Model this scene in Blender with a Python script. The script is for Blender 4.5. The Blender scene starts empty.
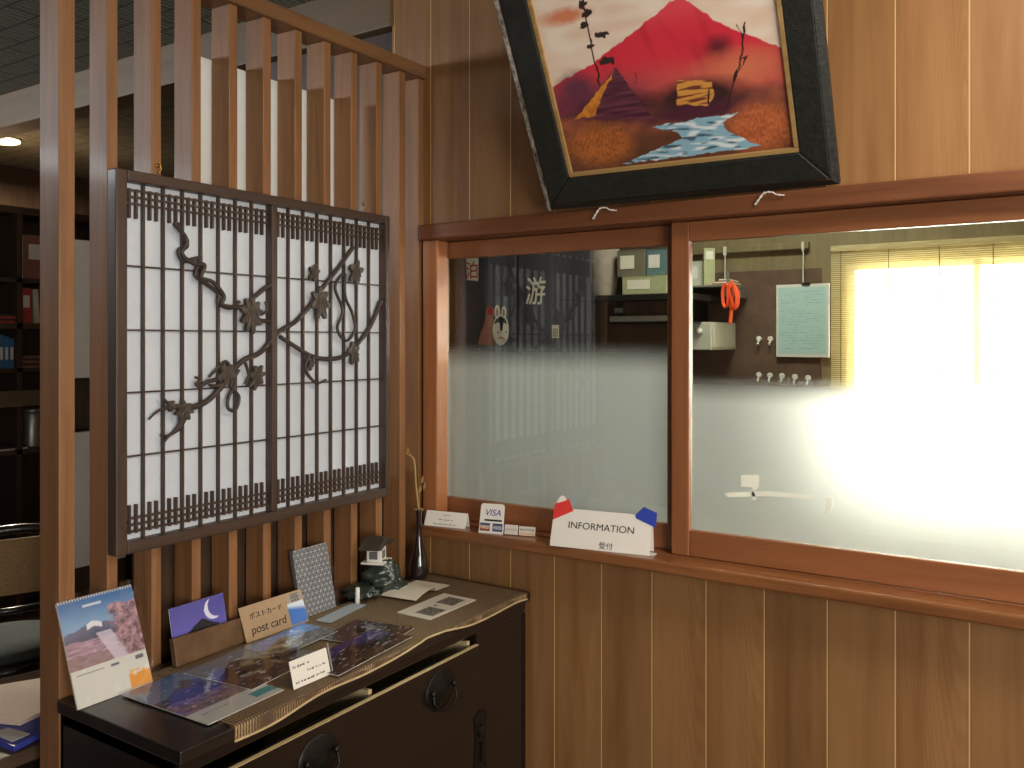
import bpy, bmesh, math, random
from mathutils import Vector, Matrix, noise
random.seed(7)
SC = bpy.context.scene
COL = SC.collection
PI = math.pi
D, H, F, HY = 2.15, 1.56, 865.0, 340.0        # camera distance to the wall, eye height, focal length (px), horizon row
YAW = math.radians(33.29)

# ------------------------------------------------------------------ small maths
def ray(u, v):
    a = (u - 512) / F; b = (HY - v) / F
    return Vector((a * math.cos(YAW) - math.sin(YAW), a * math.sin(YAW) + math.cos(YAW), b))
EYE = Vector((0, -D, H))
def at(u, v, X=None, Y=None, Z=None):
    d = ray(u, v)
    t = (X - EYE.x) / d.x if X is not None else (Y - EYE.y) / d.y if Y is not None else (Z - EYE.z) / d.z
    return EYE + d * t
def frame(o, ex, ez):
    ex = Vector(ex).normalized(); ez = Vector(ez); ez = (ez - ex * ez.dot(ex)).normalized(); ey = ez.cross(ex)
    return Matrix(((ex.x, ey.x, ez.x, o[0]), (ex.y, ey.y, ez.y, o[1]), (ex.z, ey.z, ez.z, o[2]), (0, 0, 0, 1)))
def pix(M, u, v):                                # where a photographed point lies on a plane M (local x, z)
    o = M.translation; n = M.col[1].to_3d(); d = ray(u, v)
    t = (o - EYE).dot(n) / d.dot(n)
    p = M.inverted() @ (EYE + d * t)
    return (p.x, p.z)
T = Matrix.Translation
def lin(c):
    return tuple((x / 255 / 12.92 if x / 255 <= .04045 else ((x / 255 + .055) / 1.055) ** 2.4) for x in c[:3])
def mixc(a, b, t):
    t = max(0., min(1., t)); return tuple(x + (y - x) * t for x, y in zip(a, b))
def smooth(a, b, x):
    t = max(0., min(1., (x - a) / (b - a))); return t * t * (3 - 2 * t)
def inpoly(x, y, P):
    c = False; j = len(P) - 1
    for i in range(len(P)):
        if (P[i][1] > y) != (P[j][1] > y) and x < (P[j][0] - P[i][0]) * (y - P[i][1]) / (P[j][1] - P[i][1]) + P[i][0]: c = not c
        j = i
    return c
def nz(x, y, s=1.0, o=0.0): return noise.noise(Vector((x * s, y * s, o)))
def segd(x, y, a, b):
    dx, dy = b[0] - a[0], b[1] - a[1]; t = max(0, min(1, ((x - a[0]) * dx + (y - a[1]) * dy) / (dx * dx + dy * dy + 1e-12)))
    return math.hypot(x - a[0] - t * dx, y - a[1] - t * dy)

# ------------------------------------------------------------------ materials
class NT:
    def __init__(s, name):
        s.m = bpy.data.materials.new(name); s.m.use_nodes = True
        s.t = s.m.node_tree; s.t.nodes.clear(); s.o = s.n('ShaderNodeOutputMaterial')
    def n(s, t, **k):
        nd = s.t.nodes.new(t)
        for a, b in k.items(): setattr(nd, a, b)
        return nd
    def l(s, a, b): s.t.links.new(a, b)
    def math(s, op, a, b=None, clamp=False):
        nd = s.n('ShaderNodeMath', operation=op, use_clamp=clamp)
        for i, x in enumerate((a, b)):
            if x is None: continue
            if isinstance(x, (int, float)): nd.inputs[i].default_value = x
            else: s.l(x, nd.inputs[i])
        return nd.outputs[0]
    def mix(s, fac, a, b):
        nd = s.n('ShaderNodeMix', data_type='RGBA')
        for i, x in ((0, fac), (6, a), (7, b)):
            if isinstance(x, (int, float)): nd.inputs[i].default_value = x
            elif isinstance(x, tuple): nd.inputs[i].default_value = (*x[:3], 1)
            else: s.l(x, nd.inputs[i])
        return nd.outputs[2]
    def coord(s, scale=(1, 1, 1), kind='Object'):
        tc = s.n('ShaderNodeTexCoord'); mp = s.n('ShaderNodeMapping'); mp.inputs['Scale'].default_value = scale
        s.l(tc.outputs[kind], mp.inputs[0]); return mp.outputs[0]
    def noise(s, vec, scale=5, detail=4, rough=.55, dist=0):
        nd = s.n('ShaderNodeTexNoise'); nd.inputs['Scale'].default_value = scale; nd.inputs['Detail'].default_value = detail
        nd.inputs['Roughness'].default_value = rough; nd.inputs['Distortion'].default_value = dist
        s.l(vec, nd.inputs['Vector']); return nd.outputs[0]
    def ramp(s, fac, *stops):
        nd = s.n('ShaderNodeValToRGB'); e = nd.color_ramp.elements
        while len(e) < len(stops): e.new(.5)
        for i, (p, c) in enumerate(stops): e[i].position = p; e[i].color = (*c[:3], 1)
        s.l(fac, nd.inputs[0]); return nd.outputs[0]
    def bsdf(s, col=None, rough=.5, bump=None, bstr=.2, bdist=.002, **k):
        b = s.n('ShaderNodeBsdfPrincipled')
        if isinstance(col, tuple): b.inputs['Base Color'].default_value = (*col[:3], 1)
        elif col is not None: s.l(col, b.inputs['Base Color'])
        if isinstance(rough, (int, float)): b.inputs['Roughness'].default_value = rough
        else: s.l(rough, b.inputs['Roughness'])
        for a, v in k.items(): b.inputs[a.replace('_', ' ')].default_value = v
        if bump is not None:
            bp = s.n('ShaderNodeBump'); bp.inputs['Strength'].default_value = bstr; bp.inputs['Distance'].default_value = bdist
            s.l(bump, bp.inputs['Height']); s.l(bp.outputs[0], b.inputs['Normal'])
        s.l(b.outputs[0], s.o.inputs[0]); return b
def plain(name, c, rough=.5, var=.12, scale=40, **k):
    t = NT(name); n = t.noise(t.coord(), scale, 3)
    a = lin(c)
    col = t.ramp(n, (.25, tuple(x * (1 - var) for x in a)), (.75, tuple(min(1, x * (1 + var)) for x in a)))
    t.bsdf(col, rough, bump=n, bstr=.08, **k); return t.m
def wood(name, dark, light, rough=.4, axis='Z', coat=.0, grain=1.0, fine=.12):
    t = NT(name); sc = {'Z': (14, 14, .9), 'Y': (14, .9, 14), 'X': (.9, 14, 14)}[axis]
    v = t.coord(tuple(x * grain for x in sc))
    n1 = t.noise(v, 2.2, 5, .6, .6); n2 = t.noise(t.coord(tuple(x * 9 for x in sc)), 3, 3)
    base = t.ramp(n1, (.28, lin(dark)), (.72, lin(light)))
    col = t.mix(t.math('MULTIPLY', n2, fine * 2), base, tuple(x * .6 for x in lin(dark)))
    t.bsdf(col, rough, bump=n2, bstr=.12, bdist=.001, Coat_Weight=coat, Coat_Roughness=.12); return t.m
def panel_wood():
    # grooved plywood: vertical boards with their own tone, cathedral grain and pale V grooves
    t = NT('plywood_panelling'); pitch = .1516; x0 = -1.2665
    tc = t.n('ShaderNodeTexCoord'); sp = t.n('ShaderNodeSeparateXYZ'); t.l(tc.outputs['Object'], sp.inputs[0])
    q = t.math('DIVIDE', t.math('SUBTRACT', sp.outputs[0], x0), pitch)
    idx = t.math('FLOOR', q); fr = t.math('FRACT', q)
    wn = t.n('ShaderNodeTexWhiteNoise', noise_dimensions='1D'); t.l(idx, wn.inputs['W'])
    cb = t.n('ShaderNodeCombineXYZ'); t.l(sp.outputs[0], cb.inputs[0]); t.l(t.math('MULTIPLY', wn.outputs[0], 17), cb.inputs[1]); t.l(t.math('MULTIPLY', sp.outputs[2], .07), cb.inputs[2])
    n1 = t.noise(cb.outputs[0], 16, 5, .6, .5)
    cb2 = t.n('ShaderNodeCombineXYZ'); t.l(sp.outputs[0], cb2.inputs[0]); t.l(sp.outputs[2], cb2.inputs[2]); cb2.inputs[1].default_value = 3
    mp = t.n('ShaderNodeMapping'); mp.inputs['Scale'].default_value = (160, 1, 4); t.l(cb2.outputs[0], mp.inputs[0])
    n2 = t.noise(mp.outputs[0], 2, 3)
    base = t.ramp(n1, (.25, lin((132, 90, 52))), (.5, lin((158, 114, 70))), (.78, lin((176, 132, 86))))
    # cathedral rings on one board in four
    wv = t.n('ShaderNodeTexWave', wave_type='RINGS', rings_direction='Y'); wv.inputs['Scale'].default_value = 9; wv.inputs['Distortion'].default_value = 2.5; wv.inputs['Detail Scale'].default_value = .8
    cb3 = t.n('ShaderNodeCombineXYZ'); t.l(t.math('SUBTRACT', fr, .95), cb3.inputs[0])
    t.l(t.math('MULTIPLY', t.math('SUBTRACT', sp.outputs[2], t.math('MULTIPLY', wn.outputs[0], 2.2)), .42), cb3.inputs[2]); t.l(cb3.outputs[0], wv.inputs[0])
    cath = t.math('MULTIPLY', t.math('GREATER_THAN', wn.outputs[0], .6), t.math('MULTIPLY', wv.outputs[1], .22))
    base = t.mix(cath, base, lin((112, 72, 40)))
    col = t.mix(t.math('MULTIPLY', n2, .35), base, lin((108, 72, 40)))
    tone = t.math('MULTIPLY_ADD', wn.outputs[0], .3); 
    tone.node.inputs[2].default_value = .84
    hs = t.n('ShaderNodeHueSaturation'); t.l(tone, hs.inputs['Value']); t.l(col, hs.inputs['Color'])
    g = t.math('LESS_THAN', fr, .02)
    g2 = t.math('LESS_THAN', fr, .034)
    col = t.mix(t.math('MULTIPLY', g2, .35), hs.outputs[0], lin((90, 60, 34)))
    col = t.mix(g, col, lin((214, 172, 112)))
    t.bsdf(col, .42, bump=t.math('SUBTRACT', 1, g2), bstr=.25, bdist=.002, Coat_Weight=.15, Coat_Roughness=.25)
    return t.m
def pic_mat(name='printed_paper', rough=.45, coat=0.):
    t = NT(name); a = t.n('ShaderNodeAttribute', attribute_name='Col'); n = t.noise(t.coord(), 220, 2)
    t.bsdf(t.mix(t.math('MULTIPLY', n, .06), a.outputs[0], (0, 0, 0)), rough, Coat_Weight=coat, Coat_Roughness=.08); return t.m
def glass_mat(name, tint=(1, 1, 1), gl=1.0, rough=0.0):
    t = NT(name); tr = t.n('ShaderNodeBsdfTransparent'); tr.inputs[0].default_value = (*tint, 1)
    g = t.n('ShaderNodeBsdfGlossy'); g.inputs['Roughness'].default_value = rough; g.inputs[0].default_value = (gl, gl, gl, 1)
    lw = t.n('ShaderNodeLayerWeight'); lw.inputs[0].default_value = .5
    fr = t.math('MULTIPLY_ADD', t.math('POWER', lw.outputs[1], 5), .92); fr.node.inputs[2].default_value = .045
    mx = t.n('ShaderNodeMixShader'); t.l(fr, mx.inputs[0]); t.l(tr.outputs[0], mx.inputs[1]); t.l(g.outputs[0], mx.inputs[2])
    t.l(mx.outputs[0], t.o.inputs[0]); return t.m
def film_mat(name, z0, z1):
    t = NT(name); tc = t.n('ShaderNodeTexCoord'); sp = t.n('ShaderNodeSeparateXYZ'); t.l(tc.outputs['Object'], sp.inputs[0])
    mr = t.n('ShaderNodeMapRange', interpolation_type='SMOOTHSTEP'); t.l(sp.outputs[2], mr.inputs[0])
    mr.inputs[1].default_value = z1; mr.inputs[2].default_value = z0; mr.inputs[3].default_value = 0; mr.inputs[4].default_value = .985
    rf = t.n('ShaderNodeBsdfRefraction'); rf.inputs['Roughness'].default_value = FILM['rough']; rf.inputs['IOR'].default_value = FILM['ior']; rf.inputs[0].default_value = (.95, .96, .95, 1)
    tl = t.n('ShaderNodeBsdfTranslucent'); tl.inputs[0].default_value = (.88, .91, .90, 1)
    df = t.n('ShaderNodeBsdfDiffuse'); df.inputs[0].default_value = (.88, .91, .90, 1)
    m1 = t.n('ShaderNodeMixShader'); m1.inputs[0].default_value = FILM['refl']; t.l(tl.outputs[0], m1.inputs[1]); t.l(df.outputs[0], m1.inputs[2])
    m2 = t.n('ShaderNodeMixShader'); m2.inputs[0].default_value = FILM['diff']; t.l(rf.outputs[0], m2.inputs[1]); t.l(m1.outputs[0], m2.inputs[2])
    tr = t.n('ShaderNodeBsdfTransparent')
    m3 = t.n('ShaderNodeMixShader'); t.l(mr.outputs[0], m3.inputs[0]); t.l(tr.outputs[0], m3.inputs[1]); t.l(m2.outputs[0], m3.inputs[2])
    t.l(m3.outputs[0], t.o.inputs[0]); return t.m
def sheet_mat(name, c, trans):
    t = NT(name); n = t.noise(t.coord((3, 3, 3)), 9, 4); a = lin(c)
    col = t.ramp(n, (.3, tuple(x * .96 for x in a)), (.7, a))
    d = t.n('ShaderNodeBsdfDiffuse'); t.l(col, d.inputs[0]); tl = t.n('ShaderNodeBsdfTranslucent'); t.l(col, tl.inputs[0])
    m = t.n('ShaderNodeMixShader'); m.inputs[0].default_value = trans; t.l(d.outputs[0], m.inputs[1]); t.l(tl.outputs[0], m.inputs[2]); t.l(m.outputs[0], t.o.inputs[0]); return t.m
def emit_mat(name, c, s):
    t = NT(name); e = t.n('ShaderNodeEmission'); e.inputs[0].default_value = (*lin(c), 1); e.inputs[1].default_value = s; t.l(e.outputs[0], t.o.inputs[0]); return t.m
def runner_mat():
    t = NT('woven_runner'); v = t.coord((1, 1, 1))
    w1 = t.n('ShaderNodeTexWave', bands_direction='Y'); w1.inputs['Scale'].default_value = 46; w1.inputs['Distortion'].default_value = 1.2; w1.inputs['Detail Scale'].default_value = 4; t.l(v, w1.inputs[0])
    w2 = t.n('ShaderNodeTexWave', bands_direction='X'); w2.inputs['Scale'].default_value = 60; w2.inputs['Distortion'].default_value = .8; t.l(v, w2.inputs[0])
    f = t.math('MULTIPLY', w1.outputs[1], w2.outputs[1]); n = t.noise(v, 14, 3)
    c = t.ramp(f, (.05, lin((84, 64, 44))), (.5, lin((146, 116, 80))), (.95, lin((204, 174, 128))))
    t.bsdf(t.mix(t.math('MULTIPLY', n, .5), c, lin((88, 70, 50))), .75, bump=f, bstr=.6, bdist=.003); return t.m
def bark_mat():
    t = NT('black_textured_frame'); n = t.noise(t.coord((1, 1, 1)), 70, 6, .7, .4); n2 = t.noise(t.coord(), 9, 3)
    c = t.ramp(n, (.35, lin((20, 21, 17))), (.62, lin((38, 37, 30))), (.85, lin((70, 62, 50))))
    t.bsdf(t.mix(t.math('MULTIPLY', n2, .4), c, lin((26, 32, 26))), .5, bump=n, bstr=.5, bdist=.004); return t.m
def worn_mat():
    t = NT('worn_frame_edge'); n = t.noise(t.coord((1, 1, 1)), 45, 5, .7)
    t.bsdf(t.ramp(n, (.34, lin((70, 64, 56))), (.46, lin((150, 142, 130))), (.6, lin((220, 212, 200)))), .6, bump=n, bstr=.6, bdist=.004); return t.m
def bamboo_mat():
    t = NT('bamboo_blind_reed'); n = t.noise(t.coord((4, 4, 60)), 3, 3); c = t.ramp(n, (.3, lin((212, 196, 150))), (.7, lin((240, 228, 186))))
    d = t.n('ShaderNodeBsdfDiffuse'); t.l(c, d.inputs[0]); tl = t.n('ShaderNodeBsdfTranslucent'); t.l(c, tl.inputs[0])
    m = t.n('ShaderNodeMixShader'); m.inputs[0].default_value = .45; t.l(d.outputs[0], m.inputs[1]); t.l(tl.outputs[0], m.inputs[2]); t.l(m.outputs[0], t.o.inputs[0]); return t.m
def tile_mat():
    t = NT('ceiling_tile'); v = t.coord((1, 1, 1)); n = t.noise(v, 26, 4, .7)
    br = t.n('ShaderNodeTexBrick'); br.inputs['Scale'].default_value = 2.2; br.inputs['Mortar Size'].default_value = .012; t.l(v, br.inputs[0])
    w = t.n('ShaderNodeTexWave'); w.inputs['Scale'].default_value = 12; w.inputs['Distortion'].default_value = 7; w.inputs['Detail'].default_value = 3; t.l(v, w.inputs[0])
    c = t.ramp(w.outputs[1], (.2, lin((96, 100, 88))), (.8, lin((140, 142, 128))))
    t.bsdf(t.mix(t.math('MULTIPLY', br.outputs[1], .7), c, lin((60, 58, 50))), .8, bump=n, bstr=.5); return t.m
def asanoha(x, z):
    s = .0155; r = z / (s * .866); k = round(r); xo = x / s + (.5 if k % 2 else 0); cx = (round(xo) - (.5 if k % 2 else 0)) * s; cz = k * s * .866
    d = math.hypot(x - cx, z - cz) / s; a = math.atan2(z - cz, x - cx)
    petal = abs(math.cos(3 * a)); on = d < .16 or (d < .5 and petal > .86) 
    return mixc(lin((100, 100, 104)), lin((196, 196, 198)), 1 if d < .17 else .55 if on else 0)

FILM = dict(rough=.78, ior=1.30, refl=.5, diff=.5)
M = dict(
    panel=panel_wood(),
    slat=wood('varnished_slat', (122, 83, 49), (163, 113, 71), .55, 'Z', .06),
    slat_end=wood('varnished_beam', (112, 78, 50), (148, 106, 68), .38, 'Y', .3),
    sash=wood('red_brown_sash', (134, 82, 50), (160, 102, 64), .36, 'X', .4, fine=.08),
    sash_v=wood('red_brown_stile', (134, 82, 50), (160, 102, 64), .36, 'Z', .4, fine=.08),
    casing=wood('light_casing', (158, 98, 58), (190, 126, 80), .36, 'Z', .3),
    ledge=wood('ledge_wood', (104, 62, 38), (132, 82, 52), .38, 'X', .25),
    sill=wood('sill_wood', (118, 72, 40), (160, 104, 62), .33, 'X', .4),
    shoji=wood('dark_stained_lattice', (58, 42, 33), (84, 63, 50), .5, 'Z', .1),
    shoji_h=wood('dark_stained_rail', (58, 42, 33), (84, 63, 50), .5, 'Y', .1),
    vine=wood('carved_vine_wood', (46, 37, 32), (74, 61, 53), .5, 'Y', .1, 3),
    vine_l=wood('carved_leaf_wood', (50, 41, 35), (92, 76, 64), .5, 'Z', .1, 3),
    paper=sheet_mat('shoji_paper', (232, 237, 243), .25),
    board=sheet_mat('white_board', (246, 244, 238), .7),
    chest=wood('black_brown_lacquer', (18, 13, 11), (34, 24, 21), .30, 'Y', .5),
    chest_top=wood('black_brown_top', (24, 19, 16), (42, 33, 28), .34, 'Y', .4),
    brass=plain('old_brass', (176, 136, 70), .35, .1, 30, Metallic=.9),
    iron=plain('blackened_iron', (46, 44, 42), .38, .35, 60, Metallic=.75),
    palewood=wood('pale_drawer_wood', (196, 172, 120), (222, 202, 156), .55, 'Y'),
    runner=runner_mat(), fringe=plain('pale_runner_hem', (196, 170, 128), .8),
    hem=plain('brown_runner_lining', (92, 60, 46), .8),
    frame=bark_mat(), worn=worn_mat(), liner=wood('gilt_wood_liner', (150, 116, 66), (190, 154, 98), .45, 'X'),
    art=pic_mat('oil_paint', .4, .1), print=pic_mat('printed_paper', .4, .2), gloss=pic_mat('printed_glossy', .22, .5),
    white=plain('white_card', (236, 230, 220), .55, .02), offwhite=plain('cream_card', (226, 216, 196), .6, .03),
    black=plain('black_ink', (30, 28, 28), .6, .05), grey=plain('grey_ink', (104, 102, 100), .6, .05), navy=plain('navy_ink', (34, 44, 130), .5, .05),
    red=plain('red_paper', (222, 58, 52), .6, .04), blue=plain('blue_paper', (44, 66, 170), .6, .04), teal=plain('teal_ink', (70, 160, 164), .6, .05),
    kraft=plain('kraft_card', (176, 146, 112), .7, .06), standwood=wood('brown_card_block', (88, 62, 40), (120, 88, 58), .5, 'Y'),
    plastic=glass_mat('clear_plastic', (.97, .97, .97), 1, .05), acrylic=glass_mat('clear_acrylic', (.98, .98, .98), 1, .0),
    pane=glass_mat('window_glass', (.96, .98, .965), 1, .0),
    green=plain('dark_green_glaze', (46, 56, 48), .3, .35, 30, Coat_Weight=.5), roofm=plain('dark_tile_glaze', (62, 54, 48), .4, .25, 50),
    ceramic=plain('white_ceramic', (232, 228, 218), .35, .03),
    vase=plain('black_glazed_vase', (38, 28, 26), .12, .1, 20, Coat_Weight=1.0), twig=plain('dry_twig', (176, 146, 86), .7, .2), straw=plain('straw_tuft', (190, 158, 92), .7, .2),
    noren=plain('indigo_grey_cloth', (74, 74, 82), .9, .08, 200), cream=plain('cream_print', (226, 218, 196), .8, .03), redp=plain('red_print', (176, 52, 46), .8, .05), rust=plain('rust_print', (164, 110, 92), .8, .15, 120),
    dark=plain('dark_interior', (52, 46, 40), .7, .1), darkwood=wood('dark_wood', (56, 40, 28), (82, 60, 42), .5, 'Z'), darkwood_h=wood('dark_wood_shelf', (60, 44, 32), (88, 66, 48), .5, 'Y'),
    header=wood('dull_header', (98, 80, 58), (118, 98, 72), .5, 'X'),
    officewall=wood('office_panelling', (118, 104, 72), (142, 124, 88), .6, 'Z'), dado=plain('stained_dado', (100, 76, 60), .8, .3, 14),
    hood=plain('black_hood', (34, 32, 30), .35, .1), bag=plain('paper_sack', (152, 138, 124), .75, .15, 25), carton=plain('pale_green_carton', (168, 168, 128), .7, .1),
    steel=plain('brushed_steel', (170, 166, 156), .35, .1, 20, Metallic=.7), whitebox=plain('white_appliance', (190, 186, 170), .45, .05), orange=plain('orange_cord', (236, 82, 34), .5, .08),
    tealpaper=plain('pale_teal_paper', (182, 212, 206), .6, .03), hook=plain('white_plastic_hook', (226, 220, 208), .35, .02), string=plain('white_string', (214, 208, 188), .8),
    bamboo=bamboo_mat(), thread=plain('blind_thread', (110, 88, 50), .8), alu=plain('white_window_frame', (196, 194, 184), .4, .03),
    floor=wood('brown_floorboards', (70, 50, 36), (96, 70, 50), .4, 'X'), plaster=plain('warm_plaster', (186, 170, 146), .85, .04, 8), tile=tile_mat(),
    blackwood=plain('black_bentwood', (30, 26, 24), .3, .1, 30, Coat_Weight=.4), cane=plain('woven_cane', (150, 116, 72), .7, .3, 160), cushion=plain('grey_green_cushion', (84, 88, 82), .9, .12, 60),
    b_red=plain('red_cover', (178, 64, 54), .5, .08), b_cream=plain('cream_cover', (210, 196, 160), .6, .08), b_brown=plain('brown_cover', (140, 92, 74), .55, .2, 20), b_blue=plain('blue_cover', (60, 108, 150), .5, .1), b_dark=plain('dark_cover', (70, 54, 48), .5, .1), b_ochre=plain('ochre_cover', (190, 150, 84), .5, .1), b_white=plain('white_cover', (220, 214, 204), .6, .05),
    pinkpaper=plain('pinkish_paper', (212, 190, 172), .7, .03), bluefolder=plain('blue_folder', (64, 74, 168), .35, .06),
    lamp=emit_mat('ceiling_lamp_glow', (255, 226, 160), 3.0), residue=sheet_mat('tape_residue', (252, 250, 244), .75),
)
M['film_low'] = film_mat('frosted_film_low', 1.385, 1.475)
M['film_high'] = film_mat('frosted_film_high', 1.455, 1.56)

# ------------------------------------------------------------------ mesh builder
WM = {}
def wm(o): return WM.get(o.name, Matrix.Identity(4))
class MB:
    def __init__(s, M0=None): s.b = bmesh.new(); s.M = M0 or Matrix.Identity(4)
    def box(s, x0, x1, y0, y1, z0, z1, R=None):
        A = s.M @ R if R else s.M
        v = [s.b.verts.new(A @ Vector((x, y, z))) for x in (x0, x1) for y in (y0, y1) for z in (z0, z1)]
        for f in ((0, 1, 3, 2), (4, 6, 7, 5), (0, 4, 5, 1), (2, 3, 7, 6), (0, 2, 6, 4), (1, 5, 7, 3)): s.b.faces.new([v[i] for i in f])
        return s
    def prism(s, pts, y0, y1, R=None):            # polygon in local x,z with depth along y
        A = s.M @ R if R else s.M
        a = [s.b.verts.new(A @ Vector((x, y0, z))) for x, z in pts]; c = [s.b.verts.new(A @ Vector((x, y1, z))) for x, z in pts]
        n = len(pts)
        s.b.faces.new(a); s.b.faces.new(c[::-1])
        for i in range(n): s.b.faces.new((a[i], c[i], c[(i + 1) % n], a[(i + 1) % n]))
        return s
    def poly(s, pts3):
        s.b.faces.new([s.b.verts.new(s.M @ Vector(p)) for p in pts3]); return s
    def lathe(s, prof, c=(0, 0, 0), n=24, R=None, sx=1, sy=1):
        A = s.M @ T(Vector(c)); A = A @ R if R else A
        rings = []
        for r, z in prof:
            rings.append([s.b.verts.new(A @ Vector((r * sx * math.cos(2 * PI * i / n), r * sy * math.sin(2 * PI * i / n), z))) for i in range(n)])
        for a, c2 in zip(rings, rings[1:]):
            for i in range(n): s.b.faces.new((a[i], a[(i + 1) % n], c2[(i + 1) % n], c2[i]))
        s.b.faces.new(rings[0][::-1]); s.b.faces.new(rings[-1]); return s
    def tube(s, pts, r, n=8, flat=1.0):
        pts = [s.M @ Vector(p) for p in pts]; rs = r if isinstance(r, (list, tuple)) else [r] * len(pts)
        rings = []; up = None
        for i, p in enumerate(pts):
            d = (pts[min(i + 1, len(pts) - 1)] - pts[max(i - 1, 0)])
            if d.length < 1e-9: d = Vector((0, 0, 1))
            d.normalize()
            if up is None: up = d.orthogonal().normalized()
            a = (up - d * up.dot(d)); a = a.normalized() if a.length > 1e-6 else d.orthogonal().normalized(); up = a; b = d.cross(a)
            rings.append([s.b.verts.new(p + (a * math.cos(2 * PI * k / n) + b * math.sin(2 * PI * k / n) * flat) * rs[i]) for k in range(n)])
        for a, c in zip(rings, rings[1:]):
            for i in range(n): s.b.faces.new((a[i], a[(i + 1) % n], c[(i + 1) % n], c[i]))
        s.b.faces.new(rings[0][::-1]); s.b.faces.new(rings[-1]); return s
    def grid(s, fn, nu, nv):
        g = [[s.b.verts.new(s.M @ Vector(fn(i / nu, j / nv))) for j in range(nv + 1)] for i in range(nu + 1)]
        for i in range(nu):
            for j in range(nv): s.b.faces.new((g[i][j], g[i + 1][j], g[i + 1][j + 1], g[i][j + 1]))
        return s
    def blob(s, c, rx, ry, rz, sub=3, amp=.15, fr=8):
        A = s.M @ T(Vector(c)); r = bmesh.ops.create_icosphere(s.b, subdivisions=sub, radius=1)
        for v in r['verts']:
            k = 1 + amp * noise.noise(Vector((v.co.x, v.co.y, v.co.z)) * fr * .25 + Vector(c) * 40)
            v.co = A @ Vector((v.co.x * rx * k, v.co.y * ry * k, v.co.z * rz * k))
        return s
    def build(s, name, mat, parent=None, bevel=0, smooth=False, base=None, sub=0):
        me = bpy.data.meshes.new(name)
        bmesh.ops.recalc_face_normals(s.b, faces=s.b.faces[:])
        W = wm(parent) if parent else (base if base is not None else Matrix.Identity(4))
        s.b.transform(W.inverted()); s.b.to_mesh(me); s.b.free()
        me.materials.append(mat)
        if smooth:
            me.polygons.foreach_set('use_smooth', [True] * len(me.polygons))
        o = bpy.data.objects.new(name, me); COL.objects.link(o)
        if parent: o.parent = parent; WM[o.name] = W
        elif base is not None: o.matrix_world = base; WM[o.name] = base
        if bevel:
            m = o.modifiers.new('bevel', 'BEVEL'); m.width = bevel; m.segments = 2; m.limit_method = 'ANGLE'
        if sub:
            m = o.modifiers.new('sub', 'SUBSURF'); m.levels = sub; m.render_levels = sub
        return o
def tag(o, label=None, cat=None, group=None, kind=None):
    for k, v in (('label', label), ('category', cat), ('group', group), ('kind', kind)):
        if v: o[k] = v
    return o
def thing(name, Mx, label, cat, group=None, kind=None):
    o = bpy.data.objects.new(name, None); COL.objects.link(o); o.empty_display_size = .05
    Mx = Mx if isinstance(Mx, Matrix) else T(Vector(Mx)); o.matrix_world = Mx; WM[o.name] = Mx
    return tag(o, label, cat, group, kind)
def struct(o): return tag(o, kind='structure')
def text(s, size, mat, parent, Mx, name='lettering', align='LEFT', sx=1.0, shear=0.0, ext=.0002, bold=0.0, label=None):
    cu = bpy.data.curves.new('txt', 'FONT'); cu.body = s; cu.size = size; cu.align_x = align; cu.extrude = ext; cu.shear = shear; cu.offset = bold
    ob = bpy.data.objects.new('txt', cu); COL.objects.link(ob); bpy.context.view_layer.update()
    dg = bpy.context.evaluated_depsgraph_get(); me = bpy.data.meshes.new_from_object(ob.evaluated_get(dg)); bpy.data.objects.remove(ob)
    R = Mx @ Matrix(((sx, 0, 0, 0), (0, 0, -1, -.0006), (0, 1, 0, 0), (0, 0, 0, 1)))
    me.transform(wm(parent).inverted() @ R); me.materials.clear(); me.materials.append(mat); me.name = name
    o = bpy.data.objects.new(name, me); COL.objects.link(o); o.parent = parent; WM[o.name] = wm(parent)
    if label: o['label'] = label
    return o
def picture(name, parent, Mx, w, h, nx, ny, fn, mat, warp=None, y=-.0008):
    # a printed or painted sheet: fine grid in local x,z whose pattern is stored per vertex
    me = bpy.data.meshes.new(name); V = []; C = []
    A = wm(parent).inverted() @ Mx
    for j in range(ny + 1):
        for i in range(nx + 1):
            x, z = w * i / nx, h * j / ny
            yy = y + (warp(x, z) if warp else 0)
            V.append(A @ Vector((x, yy, z))); C.append(fn(x, z))
    Fc = [(j * (nx + 1) + i, j * (nx + 1) + i + 1, (j + 1) * (nx + 1) + i + 1, (j + 1) * (nx + 1) + i) for j in range(ny) for i in range(nx)]
    me.from_pydata(V, [], Fc); a = me.color_attributes.new('Col', 'FLOAT_COLOR', 'POINT')
    a.data.foreach_set('color', [c for q in C for c in (*q[:3], 1.0)])
    me.materials.append(mat); me.polygons.foreach_set('use_smooth', [True] * len(me.polygons))
    o = bpy.data.objects.new(name, me); COL.objects.link(o); o.parent = parent; WM[o.name] = wm(parent); return o
def scribble(parent, Mx, rows, mat, seed=1):
    # a line of writing too small to read: a row of little uneven strokes
    rnd = random.Random(seed)
    for x0, x1, z, hh in rows:
        m = MB(Mx); x = x0
        while x < x1:
            for _ in range(rnd.randint(2, 6)):
                wd = hh * rnd.uniform(.25, .5)
                if x + wd > x1: break
                k = rnd.random()
                if k < .6: m.box(x, x + wd * .28, -.0006, 0, z, z + hh * rnd.uniform(.6, 1.0))
                if k > .3: m.box(x, x + wd, -.0006, 0, z + hh * .3 * rnd.random(), z + hh * (.3 * rnd.random() + .32))
                x += wd * 1.35
            x += hh * .5
        m.build('lettering', mat, parent)
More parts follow.
